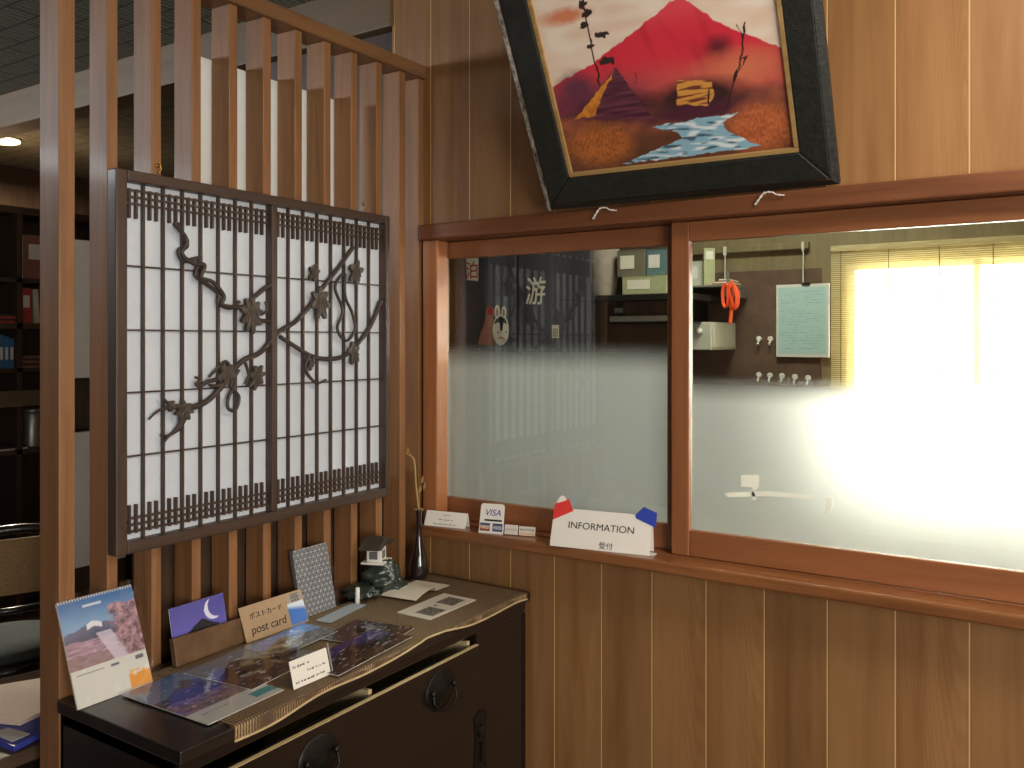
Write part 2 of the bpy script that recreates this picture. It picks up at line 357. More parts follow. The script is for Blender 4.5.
def bez(pts, n=8):
    P = [Vector(p) for p in pts]; out = []
    for i in range(len(P) - 1):
        a, b, c, d = P[max(i - 1, 0)], P[i], P[i + 1], P[min(i + 2, len(P) - 1)]
        for k in range(n):
            t = k / n; out.append(.5 * ((2 * b) + (c - a) * t + (2 * a - 5 * b + 4 * c - d) * t * t + (3 * b - a - 3 * c + d) * t ** 3))
    out.append(P[-1]); return out

# ================================================================== THE SETTING
CZ = 2.745                                                   # ceiling
struct(MB().box(-6.2, 2.7, -5.2, 2.4, -.06, 0).build('floor', M['floor']))
struct(MB().box(-6.2, 2.7, -5.2, 2.4, CZ, CZ + .08).build('ceiling', M['tile']))
wf = MB()
wf.box(-1.88, 2.6, 0, .10, 0, .965); wf.box(-1.88, 2.6, 0, .10, 1.915, CZ); wf.box(-1.88, -1.75, 0, .10, .965, 1.915); wf.box(.16, 2.6, 0, .10, .965, 1.915)
struct(wf.build('wall_front', M['panel']))
struct(MB().box(-6.1, -1.88, -.01, .11, 2.585, CZ).build('trim_1', M['header'], bevel=.004))         # header over the passage
struct(MB().box(-2.62, -1.88, .03, .07, 0, 2.585).build('door_1', M['darkwood'], bevel=.003))        # dark boards closing the passage beside the office
struct(MB().box(-6.2, -6.1, -5.2, 2.4, 0, CZ).build('wall_left', M['darkwood']))
struct(MB().box(-6.1, -2.62, 2.3, 2.4, 0, CZ).build('wall_far', M['darkwood']))
wr = MB(); wr.box(2.6, 2.7, -5.2, 2.4, 0, CZ)
struct(wr.build('wall_right', M['plaster']))
wb = MB(); wb.box(-6.2, 2.7, -5.3, -5.2, 0, CZ)
struct(wb.build('wall_rear', M['darkwood']))
struct(MB().box(-3.45, -3.36, -5.2, -1.58, 0, 2.22).build('wall_light_blocker', M['darkwood']))               # added out-of-view wall, keeps far-room daylight off the lower slats
# office behind the window
OB = 1.70
struct(MB().box(-2.62, -2.56, .11, 2.3, 0, CZ).build('wall_office_left', M['darkwood']))
wo = MB(); wx0, wxm0, wxm1, wx1, wz0, wz1 = -.83, -.36, -.325, .62, .98, 1.885
wo.box(-2.56, wx0, OB, OB + .1, 0, CZ).box(wx1, 2.6, OB, OB + .1, 0, CZ).box(wx0, wx1, OB, OB + .1, 0, wz0).box(wx0, wx1, OB, OB + .1, wz1, CZ)
struct(wo.build('wall_office_back', M['officewall']))
struct(MB().box(-1.56, -.93, OB - .008, OB, .9, 1.87).build('trim_2', M['dado']))                      # stained board with the hooks
w3 = thing('window_3', (0, OB, wz0), None, None, kind='structure')
fb = MB()
for a, b in ((wx0, wx0 + .03), (-.352, -.330), (wx1 - .03, wx1)): fb.box(a, b, OB + .02, OB + .08, wz0, wz1)
fb.box(wx0, wx1, OB + .02, OB + .08, wz0, wz0 + .03).box(wx0, wx1, OB + .02, OB + .08, wz1 - .025, wz1)
fb.build('window_frame', M['alu'], w3)
struct(MB().box(-1.56, -.98, OB - .03, OB, 1.955, 1.985).build('trim_3', M['officewall'], bevel=.003))  # hanging rail

# reception window: casing, ledge, sill, two sliding sashes
w1 = thing('window_1', (-.8, 0, .99), None, None, kind='structure')
MB().box(-1.730, -1.674, -.028, .03, .99, 1.872).build('jamb', M['casing'], w1, bevel=.004)
MB().box(.10, .16, -.028, .10, .99, 1.872).build('jamb', M['casing'], w1, bevel=.004)
MB().box(-1.74, .10, .075, .10, 1.84, 1.872).build('head_track', M['sash'], w1)
MB().box(-1.75, .10, -.004, .10, .955, .992).build('sill_track', M['sash'], w1)
struct(MB().box(-1.731, .24, -.048, .10, 1.872, 1.92).build('trim_4', M['ledge'], bevel=.005))         # ledge over the window
struct(MB().box(-1.705, .24, -.078, -.004, .958, .990).build('trim_5', M['sill'], bevel=.006))          # sill shelf
def sash(nm, x0, x1, y, sl, sr, film):
    s = thing(nm, (x0, y, .993), None, None, kind='structure')
    f = MB(); f.box(x0, x0 + sl, y - .014, y + .014, .993, 1.871); f.build('stile', M['sash_v'], s, bevel=.003)
    f = MB(); f.box(x1 - sr, x1, y - .014, y + .014, .993, 1.871); f.build('stile', M['sash_v'], s, bevel=.003)
    MB().box(x0 + sl, x1 - sr, y - .012, y + .012, .993, 1.062).build('bottom_rail', M['sash'], s, bevel=.003)
    MB().box(x0 + sl, x1 - sr, y - .012, y + .012, 1.818, 1.871).build('top_rail', M['sash'], s, bevel=.003)
    MB().box(x0 + sl, x1 - sr, y - .002, y + .002, 1.06, 1.82).build('pane', M['pane'], s)
    o = MB().poly([(x0 + sl, y + .0035, 1.062), (x1 - sr, y + .0035, 1.062), (x1 - sr, y + .0035, 1.82), (x0 + sl, y + .0035, 1.82)]).build('frosted_film', film, None, base=T(Vector((0, y + .0035, 0))))
    o.parent = s; o.matrix_parent_inverse = wm(s).inverted(); return s
# film gradient uses object space = world height because the film keeps its own origin on the floor
s1 = sash('window_2', -1.738, -.888, .050, .044, .046, M['film_high'])
s2 = sash('window_4', -.906, .10, .012, .050, .05, M['film_low'])
for pts in ([(741, 475), (759, 475), (759, 487), (741, 487)], [(752, 487), (759, 487), (754, 492), (757, 499), (752, 501)], [(724, 493), (770, 491), (812, 496), (812, 499), (770, 496), (728, 497)], [(826, 497), (832, 498), (833, 506), (828, 516), (824, 514), (826, 506)]):
    Mx = frame((0, .0098, 0), (1, 0, 0), (0, 0, 1))
    MB(Mx).prism([pix(Mx, *p) for p in pts], -.0012, 0).build('tape_residue', M['residue'], s2)

# ================================================================== SLATTED PARTITION
SX = -1.745
part = thing('slatted_partition', (SX, -.6, 0), 'tall partition of orange-brown vertical wooden slats standing left of the window', 'partition')
for i in range(12):
    y1 = -.093 - (i - 1) * .1064; th = .028 if i < 11 else .034
    y0 = y1 - .0275 + .0003 * i
    if i == 11: y0, y1 = -1.180, -1.146
    if i == 0: y0, y1 = -.030, -.004
    MB().box(SX - .068 - (.006 if i == 11 else 0), SX, y0, y1, .02, 2.387).build('slat', M['slat'], part, bevel=.002)
MB().box(SX - .075, SX + .012, -1.22, -.004, 2.387, 2.428).build('top_beam', M['slat_end'], part, bevel=.004)
MB().box(SX - .075, SX + .004, -1.22, -.004, 0, .05).build('bottom_beam', M['slat_end'], part, bevel=.004)
MB().box(SX - .080, SX - .0755, -.848, -.255, 1.25, 2.262).build('white_backing_board', M['board'], part)['label'] = 'white board behind the slats'
MB().box(SX - .084, SX - .0755, -.962, -.006, .05, 1.16).build('dark_backing_board', M['darkwood'], part)['label'] = 'dark board behind the lower slats'

# shoji lattice panel
PX = SX + .034                                               # front face of the panel
def pl(u, v, X=PX): return at(u, v, X=X)
ya, yb, za, zb = -1.076, -.203, 1.098, 1.927
sh = thing('shoji_panel', (SX, (ya + yb) / 2, za), 'dark wooden lattice panel with white paper and carved vine', 'shoji panel')
fw = .027; fr_ = .024
MB().box(SX + .001, PX, ya, ya + fw, za, zb).build('frame_stile', M['shoji'], sh, bevel=.003)
MB().box(SX + .001, PX, yb - fw * .7, yb, za, zb).build('frame_stile', M['shoji'], sh, bevel=.003)
MB().box(SX + .001, PX, ya + fw, yb - fw * .7, zb - fr_, zb).build('frame_rail', M['shoji_h'], sh, bevel=.003)
MB().box(SX + .001, PX, ya + fw, yb - fw * .7, za, za + fr_ + .002).build('frame_rail', M['shoji_h'], sh, bevel=.003)
yi0, yi1, zi0, zi1 = ya + fw, yb - fw * .7, za + fr_ + .002, zb - fr_
ym = at(274, 330, X=PX - .006).y
MB().box(SX + .006, PX - .003, ym - .0095, ym + .0095, zi0, zi1).build('center_stile', M['shoji'], sh, bevel=.002)
for a, b in ((yi0, ym), (ym, yi1)):
    MB().box(SX + .004, SX + .006, a, b, zi0, zi1).build('paper', M['paper'], sh)
kx0, kx1 = SX + .008, SX + .0175
hz = zi1 - zi0
fr_long = [zi1 - hz * f for f in (.2327, .4127, .588, .7667)]
for a, b in ((yi0, ym - .0095), (ym + .0095, yi1)):
    for i in range(1, 8):
        y = a + (b - a) * i / 8; MB().box(kx0, kx1, y - .0025, y + .0025, zi0, zi1).build('lattice_bar', M['shoji'], sh)
    for z in fr_long: MB().box(kx0, kx1 - .004, a, b, z - .0019, z + .0019).build('lattice_bar', M['shoji_h'], sh)
    for k in range(3):
        for z in (zi1 - .0155 - k * .0147, zi0 + .0172 + k * .0145): MB().box(kx0, kx1 - .002, a, b, z - .0024, z + .0024).build('lattice_bar', M['shoji_h'], sh)
    for lo, hi, nm in ((zi1 - .077, zi1 - .012, 'top'), (zi0 + .013, zi0 + .0756, 'low')):
        m = MB()
        for i in range(8):
            for q in (1 / 3, 2 / 3):
                y = a + (b - a) * (i + q) / 8; m.box(kx0, kx1 - .001, y - .0027, y + .0027, lo, hi)
        m.build('short_bars', M['shoji'], sh)
for u_, v_ in ((158, 168), (363, 206)):                      # small brass hooks holding the panel to the slats
    p_ = at(u_, v_, X=SX + .004); m = MB()
    m.tube(bez([p_ + Vector((.002, 0, -.012)), p_ + Vector((.006, .004, -.002)), p_ + Vector((.005, 0, .006)), p_ + Vector((.0, 0, .006))], 5), .0018, 6)
    m.lathe([(.005, -.001), (.005, .001)], p_ + Vector((-.002, 0, .006)), 12, Matrix.Rotation(PI / 2, 4, 'Y')); m.build('brass_hook', M['brass'], sh, smooth=True)
# carved vine on the lattice
VXp = PX - .010
def c4(x, y): return at(110 + x / 3.531, 160 + y / 3.531, X=VXp)
def c5(x, y): return at(110 + x / 3.531, 350 + y / 3.531, X=VXp)
vine = MB()
def stem(pts, r0, r1=None, off=0.0):
    q = bez(pts, 7); n = len(q); r1 = r1 or r0
    q = [p + Vector((off, 0, 0)) for p in q]
    vine.tube(q, [r0 + (r1 - r0) * i / (n - 1) for i in range(n)], 8)
stem([c5(245, 215), c5(330, 188), c5(385, 140), c5(425, 85), c5(470, 36), c4(530, 680), c4(575, 628), c4(605, 600), c4(655, 570), c4(705, 515), c4(750, 452), c4(805, 382), c4(858, 308)], .0072, .0062)
stem([c4(222, 222), c4(268, 285), c4(250, 330), c4(290, 365), c4(330, 372), c4(318, 415), c4(360, 432), c4(398, 480), c4(392, 510), c4(440, 520), c4(480, 515)], .0052, .005, .004)
stem([c4(240, 222), c4(275, 300), c4(246, 318), c4(262, 356), c4(318, 348), c4(304, 402), c4(326, 425), c4(384, 470), c4(386, 505), c4(425, 522), c4(460, 500)], .0052, .005, -.003)
stem([c4(490, 500), c4(535, 462), c4(577, 432)], .006, .007)
stem([c4(490, 545), c4(530, 566), c4(577, 570)], .005, .006)
stem([c4(600, 624), c4(650, 656), c4(710, 692), c4(770, 703), c4(830, 690), c4(882, 640), c4(922, 580), c4(958, 492)], .006, .0068)
stem([c4(820, 400), c4(792, 450), c4(818, 530), c4(800, 595), c4(830, 638), c4(862, 600), c4(852, 540), c4(828, 480), c4(828, 400)], .0042, .0042, .003)
stem([c5(452, 70), c5(425, 125), c5(452, 165), c5(440, 212), c5(414, 205), c5(416, 165), c5(436, 130), c5(440, 105)], .0045, .004, .003)
stem([c5(425, 70), c5(408, 42), c5(375, 70), c5(350, 95)], .006, .003)
stem([c5(420, 88), c5(385, 102), c5(345, 112), c5(318, 128), c5(306, 120), c5(318, 104), c5(300, 96)], .006, .003)
stem([c5(430, 100), c5(380, 126), c5(350, 124)], .006, .003)
stem([c5(250, 205), c5(195, 205), c5(160, 222), c5(137, 246)], .005, .002)
stem([c5(262, 215), c5(246, 265), c5(210, 300), c5(176, 302)], .007, .002)
stem([c5(270, 220), c5(245, 275), c5(205, 305), c5(184, 340)], .007, .002)
stem([c5(255, 205), c5(228, 200), c5(205, 190), c5(184, 163)], .006, .003)
stem([c5(700, 20), c5(686, 60), c5(702, 95), c5(730, 116), c5(760, 104)], .006, .003, .003)
stem([c5(478, 45), c5(490, 90), c5(478, 122)], .004, .003)
stem([c4(545, 500), c4(550, 530), c4(525, 545), c4(520, 500)], .0035, .003, .004)
vn = vine.build('carved_vine', M['vine'], sh, smooth=True)
def leaf(c, w, h, rot, lobes=5, dep=.42):
    m = MB(frame(c + Vector((.004, 0, 0)), (0, 1, 0), (0, 0, 1)) @ Matrix.Rotation(rot, 4, 'Y'))
    pts = []; n = 40
    for i in range(n):
        a = 2 * PI * i / n; k = 1 - dep * (.5 + .5 * math.cos(lobes * a + PI)) + .05 * math.sin(7 * a)
        pts.append((w * k * math.sin(a), h * k * math.cos(a) * (1.15 if math.cos(a) < 0 else .9)))
    m.prism(pts, -.005, .004)
    for k in range(-2, 3):                                    # raised veins
        a = PI + k * .55; m.tube([(0, -.006, h * .5), (w * .75 * math.sin(a), -.0065, h * .85 * math.cos(a))], [.0022, .001], 6)
    return m.build('leaf', M['vine_l'], vn)
for c, w, h, r, lb in ((c4(738, 500), .036, .046, -.1, 7), (c4(716, 395), .018, .026, .3, 5), (c4(864, 392), .028, .036, .2, 5), (c4(855, 678), .024, .034, -.2, 5), (c4(495, 540), .036, .046, .1, 9), (c5(515, 92), .024, .034, .5, 7), (c5(705, 45), .012, .022, .4, 5), (c5(258, 212), .026, .024, .8, 7), (c5(408, 82), .026, .028, .6, 5), (c5(210, 195), .014, .014, .6, 5)):
    leaf(c, w, h, r, lb)

# ================================================================== CHEST
ct = .827; cx0, cx1, cy0, cy1 = SX + .006, -1.350, -1.180, -.022
ch = thing('chest_of_drawers', (cx1 - .2, (cy0 + cy1) / 2, 0), 'black-brown lacquered chest with round iron fittings below the lattice panel', 'chest')
MB().box(cx0, cx1 + .012, cy0 - .008, cy1 + .008, ct - .026, ct).build('top_board', M['chest_top'], ch, bevel=.003)
b = MB(); b.box(cx0, cx1 - .012, cy0, cy0 + .022, 0, ct - .026).box(cx0, cx1 - .012, cy1 - .022, cy1, 0, ct - .026).box(cx0, cx0 + .012, cy0, cy1, 0, ct - .026)
b.box(cx0, cx1 - .03, cy0, cy1, .0, .04).box(cx0, cx1, cy0, cy1, ct - .052, ct - .026)
b.box(cx0, cx1 - .03, cy0, cy1, .38, .40)
b.build('carcass', M['chest'], ch, bevel=.002)
MB().box(cx1 - .035, cx1, cy1 - .245, cy1 - .002, 0, ct - .052).build('side_panel', M['chest'], ch, bevel=.003)
dr = MB().box(cx1 - .012, cx1 + .012, cy0 + .004, cy1 - .25, .40, .748).build('drawer', M['chest'], ch, bevel=.002)
MB().box(cx1 + .002, cx1 + .0125, cy0 + .006, cy1 - .253, .748, .7495).build('drawer_edge', M['palewood'], dr)
for y in (cy1 - .272, at(372, 700, X=cx1).y, cy0 + .012):
    MB().box(cx0 + .03, cx1 - .012, y, y + .012, .42, .757).build('drawer_side', M['palewood'], dr)
MB().box(cx0 + .03, cx1 - .012, cy0 + .02, cy1 - .27, .42, .43).build('drawer_bottom', M['palewood'], dr)
dr2 = MB().box(cx1 - .012, cx1 + .002, cy0 + .004, cy1 - .25, .045, .392).build('drawer', M['chest'], ch, bevel=.002)
def plate(u, v, ry, rz, par, X):
    p = at(u, v, X=X); R = frame(p, (0, 1, 0), (0, 0, 1))
    m = MB(R)
    m.lathe([(1.0, 0), (.98, .002), (.8, .003), (.72, .006), (.45, .007), (.3, .010), (.12, .011)], n=28, R=Matrix.Rotation(PI / 2, 4, 'X'), sx=ry, sy=rz) 
    f = m.build('iron_plate', M['iron'], par, smooth=True)
    m = MB(R); pts = bez([(-ry * .72, -.012, rz * .1), (-ry * .7, -.02, -rz * .5), (0, -.024, -rz * .85), (ry * .7, -.02, -rz * .5), (ry * .72, -.012, rz * .1)], 6)
    m.tube(pts, .0035, 8)
    for sgn in (-1, 1): m.blob((sgn * ry * .72, -.012, rz * .12), .007, .007, .007, 2, 0)
    m.build('drop_handle', M['iron'], f, smooth=True)
plate(440, 690, .058, .050, dr, cx1 + .012); plate(318, 758, .058, .050, dr, cx1 + .012)
p = at(480, 742, X=cx1 + .012)
m = MB(frame(p, (0, 1, 0), (0, 0, 1))); m.prism([(-.030, .075), (0, .088), (.030, .075), (.022, .02), (.030, -.07), (0, -.085), (-.030, -.07), (-.022, .02)], -.003, 0)
lk = m.build('lock_plate', M['iron'], dr, bevel=.001)
m = MB(frame(p, (0, 1, 0), (0, 0, 1))); m.lathe([(.016, 0), (.016, .006), (.008, .009)], n=18, R=T(Vector((0, -.003, .03))) @ Matrix.Rotation(PI / 2, 4, 'X')).box(-.003, .003, -.008, -.003, -.05, .0)
m.build('lock_bolt', M['iron'], lk)
for y in (cy1 - .02, cy0 + .001):
    MB().box(cx1 - .0345, cx1 + .0015, y, y + .018, .02, ct - .06).build('corner_strap', M['iron'], ch, bevel=.001)

# woven runner on the chest
def ctop(u, v, z=ct): return at(u, v, Z=z)
ry0, ry1 = -1.07, -.035
def run(a, b2):
    y = ry0 + (ry1 - ry0) * a
    xe = cx1 + .0145 + .003 * math.sin(y * 14) + .002 * math.sin(y * 31)
    x0 = cx0 + .035
    L = xe - x0; drop = .014 + .010 * math.sin(y * 5.2 + 1) + .006 * math.sin(y * 17)
    s = b2 * (L + drop)
    if s <= L: return (x0 + s, y, ct + .0022 + .0006 * math.sin(y * 60))
    return (xe + .002, y, ct + .0022 - (s - L))
rn = thing('table_runner', (cx1 - .2, -.55, ct), 'brown woven runner with a pale hem lying on the chest', 'table runner')
MB().grid(run, 120, 60).build('cloth', M['runner'], rn, smooth=True)
m = MB(); m.tube([Vector(run(i / 80, 1.0)) + Vector((.001, 0, -.001)) for i in range(81)], .0026, 6); m.build('hem', M['fringe'], rn, smooth=True)
m = MB(); m.grid(lambda a, b2: (cx1 + .0175 - .085 * a + .003 * math.sin(b2 * 9), ry0 - .003 - .004 * math.sin(a * 16) * b2, ct + .003 - .002 * b2 - 0.0), 20, 4); m.build('folded_end', M['hem'], rn, smooth=True)
RT = ct + .0042

# ================================================================== THINGS ON THE CHEST
def standing(nm, pts, label, cat, group=None, depth=None, z=RT):
    """root matrix from the bottom-left, bottom-right and top-left corners seen in the photo, standing on the chest"""
    bl = at(*pts[0], Z=z); br = at(*pts[1], Z=z); ex = (br - bl); w = ex.length
    # lean: point on the top-left ray closest to the vertical plane through bl leaning back by the given tilt
    return bl, br, w
def lean_card(nm, bl, br, tl, label, cat, tilt=14, z=RT, group=None, xm=-1.70):
    a = at(*bl, Z=z); c = at(*br, Z=z)
    for q_, u_ in ((a, bl[0]), (c, br[0])):
        if q_.x < xm: g_ = at(u_, 400, X=xm); q_.x, q_.y = xm, g_.y
    ex = (c - a); ex.z = 0; w = ex.length; ex.normalize()
    back = Vector((0, 0, 1)).cross(ex); t = math.radians(tilt)
    ez = Vector((0, 0, 1)) * math.cos(t) + back * math.sin(t)
    Mx = frame(a, ex, ez); h = pix(Mx, *tl)[1]
    return thing(nm, Mx, label, cat, group), Mx, w, h
def inv(Mx, fn):
    """pattern function from photographed coordinates -> local"""
    return fn
# standing wall calendar in plastic
o, Mx, w, h = lean_card('desk_calendar', (78, 699), (153, 664), (50, 606), 'large photo calendar in clear plastic leaning on the leftmost slat', 'calendar', 22, ct + .001, None, -1.656)
MB(Mx).box(0, w, 0, .004, 0, h).build('backing_card', M['white'], o)
def cal_a(x, z):
    u, v = x / w, z / h
    if v < .34:
        c = lin((222, 220, 212))
        if u > .70 and .02 < v < .15: c = lin((238, 160, 70)) if nz(u, v, 9) > -.25 else lin((236, 200, 150))
        if u > .72 and .15 < v < .19 and nz(u, v, 18) > 0: c = lin((240, 190, 120))
        if .06 < u < .42 and (.285 < v < .30 or .262 < v < .268 and nz(u, 0, 60) > -.1): c = lin((120, 120, 124))
        if .50 < u < .62 and .28 < v < .305 or .84 < u < .95 and .27 < v < .31: c = lin((110, 112, 118))
        return c
    t = (v - .34) / .66
    c = mixc(lin((140, 176, 214)), lin((70, 118, 176)), smooth(.55, 1, t))
    ridge = .50 + .13 * (1 - min(1, abs(u - .40) / .42)) + .02 * nz(u, 0, 9)
    if t < ridge: c = mixc(lin((118, 122, 152)), lin((92, 96, 122)), (ridge - t) * 6)
    if t < ridge and t > ridge - .075 + .03 * nz(u, t, 24) and abs(u - .40) < .10: c = lin((238, 240, 246))
    g = .38 + .05 * nz(u, 1, 5)
    if t < g: c = mixc(lin((150, 120, 134)), lin((202, 168, 186)), .5 + .9 * nz(u * 3, t * 9, 3))
    if t < g - .2: c = mixc(c, lin((146, 118, 112)), .6)
    if abs(u - .52 - (.4 - t) * .4) < .10 and t < .45: c = mixc(c, lin((226, 216, 232)), .7)
    b = u - .66 + .12 * nz(u, t, 6) + .1 * (t - .4)
    if t < .80 + .08 * nz(u, t, 5): c = mixc(c, mixc(lin((110, 84, 96)), lin((206, 164, 174)), .5 + .9 * nz(u, t, 11) + .6 * nz(u, t, 30, 4)), smooth(-.03, .05, b + .05 * nz(u, t, 30)))
    if .3 < u < .55 and .86 < t < .885: c = lin((220, 226, 236))
    return c
picture('photo_page', o, Mx, w, h, 90, 130, cal_a, M['print'])
m = MB(Mx)
for i in range(28): m.lathe([(.0035, -.001), (.0035, .001)], ((i + .5) * w / 28, .001, h - .001), 8, R=Matrix.Rotation(PI / 2, 4, 'Y'))
m.build('wire_binding', M['white'], o)
def crinkle(a, b2):
    x = -.008 + (w + .016) * a; z = -.002 + (h + .014) * b2
    return (x, -.005 - .004 * max(0, noise.noise(Vector((x * 30, z * 26, 3)))) - .002, max(z, .0))
m = MB(Mx); m.grid(crinkle, 24, 30); m.build('plastic_sleeve', M['plastic'], o, smooth=True)
MB(Mx).box(w * .3, w * .7, .004, .006, h * .05, h * .9).build('easel_strut', M['white'], o)
# moon postcard in its block
o, Mx, w, h = lean_card('postcard_holder', (177, 668), (253, 639), (171, 632), 'wooden block holding a violet postcard of a crescent moon', 'card holder', 12)
bt = h
MB(Mx).prism([(0, 0), (w, 0), (w, bt * .72), (0, bt * .80)], 0, .016).build('block', M['standwood'], o, bevel=.002)
Mc = Mx @ T(Vector((0, .018, 0)))
k = [pix(Mc, *q) for q in ((174, 651), (229, 637), (170, 609), (223, 594))]
cw, chh = k[1][0] - k[0][0], (k[2][1] - k[0][1]) + .03
Mc = Mc @ T(Vector((k[0][0], 0, k[0][1] - .03)))
MB(Mc).box(0, cw, 0, .0012, 0, chh).build('postcard', M['white'], o)
def moon(x, z):
    u, v = x / cw, (z - .03) / (chh - .03)
    c = mixc(lin((112, 104, 196)), lin((76, 72, 160)), smooth(0, 1, v))
    top = .12 + .42 * (1 - min(1, abs(u - .55) / .5)) + .03 * nz(u, 0, 14)
    if v < top: c = lin((26, 26, 34))
    d1 = math.hypot((u - .78) * cw, (v - .70) * chh * .8); d2 = math.hypot((u - .86) * cw, (v - .76) * chh * .8)
    if d1 < .026 and d2 > .0275: c = lin((232, 230, 250))
    return c
picture('moon_print', o, Mc, cw, chh, 90, 100, moon, M['gloss'], y=-.0006)
# kraft sign
o, Mx, w, h = lean_card('kraft_sign', (247, 641), (309, 617), (240, 608), 'brown kraft card sign handwritten with the words post card', 'sign', 22, RT, None, -1.672)
MB(Mx).box(0, w, 0, .0015, 0, h).build('card', M['kraft'], o)
text('ポストカード', w * .088, M['black'], o, Mx @ T(Vector((w * .12, 0, h * .60))))
text('post card', w * .145, M['black'], o, Mx @ T(Vector((w * .10, 0, h * .18))), shear=.15)
def blu(x, z):
    u, v = x / (w * .27), z / (h * .9)
    if v > .72: return lin((60, 80, 110)) if .3 < u < .8 and (int(u * 12) + int(v * 20)) % 2 else lin((176, 160, 140))
    return mixc(lin((70, 120, 200)), lin((226, 234, 246)), smooth(.5, .68, v + .12 * u))
picture('blue_sticker', o, Mx @ T(Vector((w * .72, 0, h * .04))), w * .27, h * .9, 30, 36, blu, M['gloss'])
MB(Mx).box(0, w, .0015, .003, 0, h * .3).box(w * .4, w * .6, .0015, .02, 0, .004).build('stand_foot', M['kraft'], o)
# hemp-leaf patterned case
o, Mx, w, h = lean_card('patterned_case', (302, 607), (336, 594), (294, 551), 'grey case with a white star-leaf pattern standing on the runner', 'case', 12)
MB(Mx).box(0, w, 0, .014, 0, h).build('case_body', M['grey'], o, bevel=.002)
picture('star_leaf_pattern', o, Mx, w, h, 90, 150, asanoha, M['print'])
m = MB(Mx); m.grid(lambda a, b2: (-.006 + (w + .018) * a, -.004 - .0025 * abs(noise.noise(Vector((a * 5, b2 * 7, 1)))), .0 + (h + .004) * b2), 14, 24); m.build('plastic_sleeve', M['plastic'], o, smooth=True)
# flat things
def flat(nm, a, b2, c, label, cat, mat, group=None, z=RT, th=.0012):
    """a, b2, c: photographed corner, end of the long edge, end of the short edge"""
    A, B, Cc = at(*a, Z=z), at(*b2, Z=z), at(*c, Z=z)
    ex = B - A; wq = ex.length; ez = Cc - A; ez = ez - ex.normalized() * ez.dot(ex.normalized()); hq = ez.length
    Mx = frame(A, ex, ez)                                     # local z runs along the short edge, local -y is up when ez x ex points down
    o = thing(nm, Mx, label, cat, group)
    sgn = 1 if Mx.col[1].z < 0 else -1
    return o, Mx, wq, hq, sgn
def land(seed, pal, wq, hq, strip=0.0, teal=False):
    sky0, sky1, mt, fg0, fg1 = [lin(x) for x in pal]
    def fn(x, z):
        u, v = x / wq, z / hq
        if v < strip:
            if teal and u > .70 and .25 * strip < v < .7 * strip: return lin((70, 164, 170))
            if .1 < u < .45 and .62 * strip < v < .70 * strip and nz(u, 0, 50) > -.1: return lin((150, 150, 154))
            return lin((214, 216, 212))
        t = (v - strip) / (1 - strip)
        c = mixc(sky0, sky1, t); r = .5 + .28 * (1 - min(1, abs(u - .5 - .2 * nz(seed, 0, 3.3)) / .4)) + .04 * nz(u, seed, 8)
        if t < r: c = mixc(mt, tuple(k2 * .6 for k2 in mt), (r - t) * 3)
        if t < .32 + .08 * nz(u, seed + 3, 4): c = mixc(fg0, fg1, .5 + nz(u * 2, t * 4, 5, seed))
        g = nz(u * 3, t * 6, 4, seed + 9)
        return mixc(c, lin((214, 224, 236)), smooth(.42, .6, g) * .6)
    return fn
flats = [
    ('wall_calendar', (208, 725), (284, 690), (113, 698), 'flat photo calendar with a teal strip at the front left of the runner', 'calendar', ((136, 158, 190), (88, 120, 168), (74, 86, 120), (158, 132, 140), (104, 92, 108)), .25, 0.0),
    ('photo_postcard', (252, 690), (322, 655), (196, 668), 'dark mountain postcard in a plastic sleeve behind the flat calendar', 'postcard', ((84, 92, 110), (124, 138, 158), (46, 40, 42), (70, 54, 50), (96, 76, 74)), 0, .003),
    ('photo_postcard', (280, 657), (338, 631), (257, 643), 'blue sky postcard lying at the foot of the kraft sign', 'postcard', ((112, 158, 226), (90, 144, 228), (70, 74, 76), (64, 62, 60), (80, 78, 74)), 0, .0036),
    ('photo_postcard', (338, 676), (412, 637), (318, 655), 'violet night postcard lying behind the little price card', 'postcard', ((66, 62, 128), (54, 50, 108), (40, 36, 52), (52, 42, 44), (72, 60, 58)), 0, .004),
    ('photo_postcard', (384, 648), (414, 628), (330, 634), 'black mountain postcard lying behind the violet night postcard', 'postcard', ((58, 52, 62), (70, 62, 74), (34, 28, 30), (48, 40, 40), (84, 74, 70)), 0, .0022),
]
for i, (nm, a, b2, c, lab, cat, pal, strip, dz) in enumerate(flats):
    o, Mx, wq, hq, sg = flat(nm, a, b2, c, lab, cat, None, 'photo postcards on the runner' if cat == 'postcard' else None, RT + dz)
    MB(Mx).box(0, wq, -.0006, .0006, 0, hq).build('card', M['white'], o)
    picture('photo_print', o, Mx, wq, hq, 80, 80, land(i * 3.7 + 1, pal, wq, hq, strip, True), M['gloss'], y=-.0012 * sg)
    m = MB(Mx); m.grid(lambda a2, b3: (-.006 + (wq + .012) * a2, -sg * (.0022 + .0035 * max(0, noise.noise(Vector((a2 * 6, b3 * 6, i))))), -.006 + (hq + .012) * b3), 20, 20)
    m.build('plastic_sleeve', M['plastic'], o, smooth=True)
o, Mx, wq, hq, sg = flat('blank_card', (330, 623), (366, 605), (315, 621), 'plain pale grey-blue card lying beside the patterned case', 'card', None)
o2 = MB(Mx).box(0, wq, -.0008, .0008, 0, max(hq, .035)).build('card_sheet', plain('grey_blue_card', (156, 162, 172), .5, .03), o)
o, Mx, wq, hq, sg = flat('photo_leaflet', (430, 620), (476, 600), (403, 610), 'white leaflet with two small dark photos lying flat on the runner', 'leaflet', None, z=RT)
MB(Mx).box(0, wq, -.0008, .0008, 0, hq).build('sheet', M['offwhite'], o)
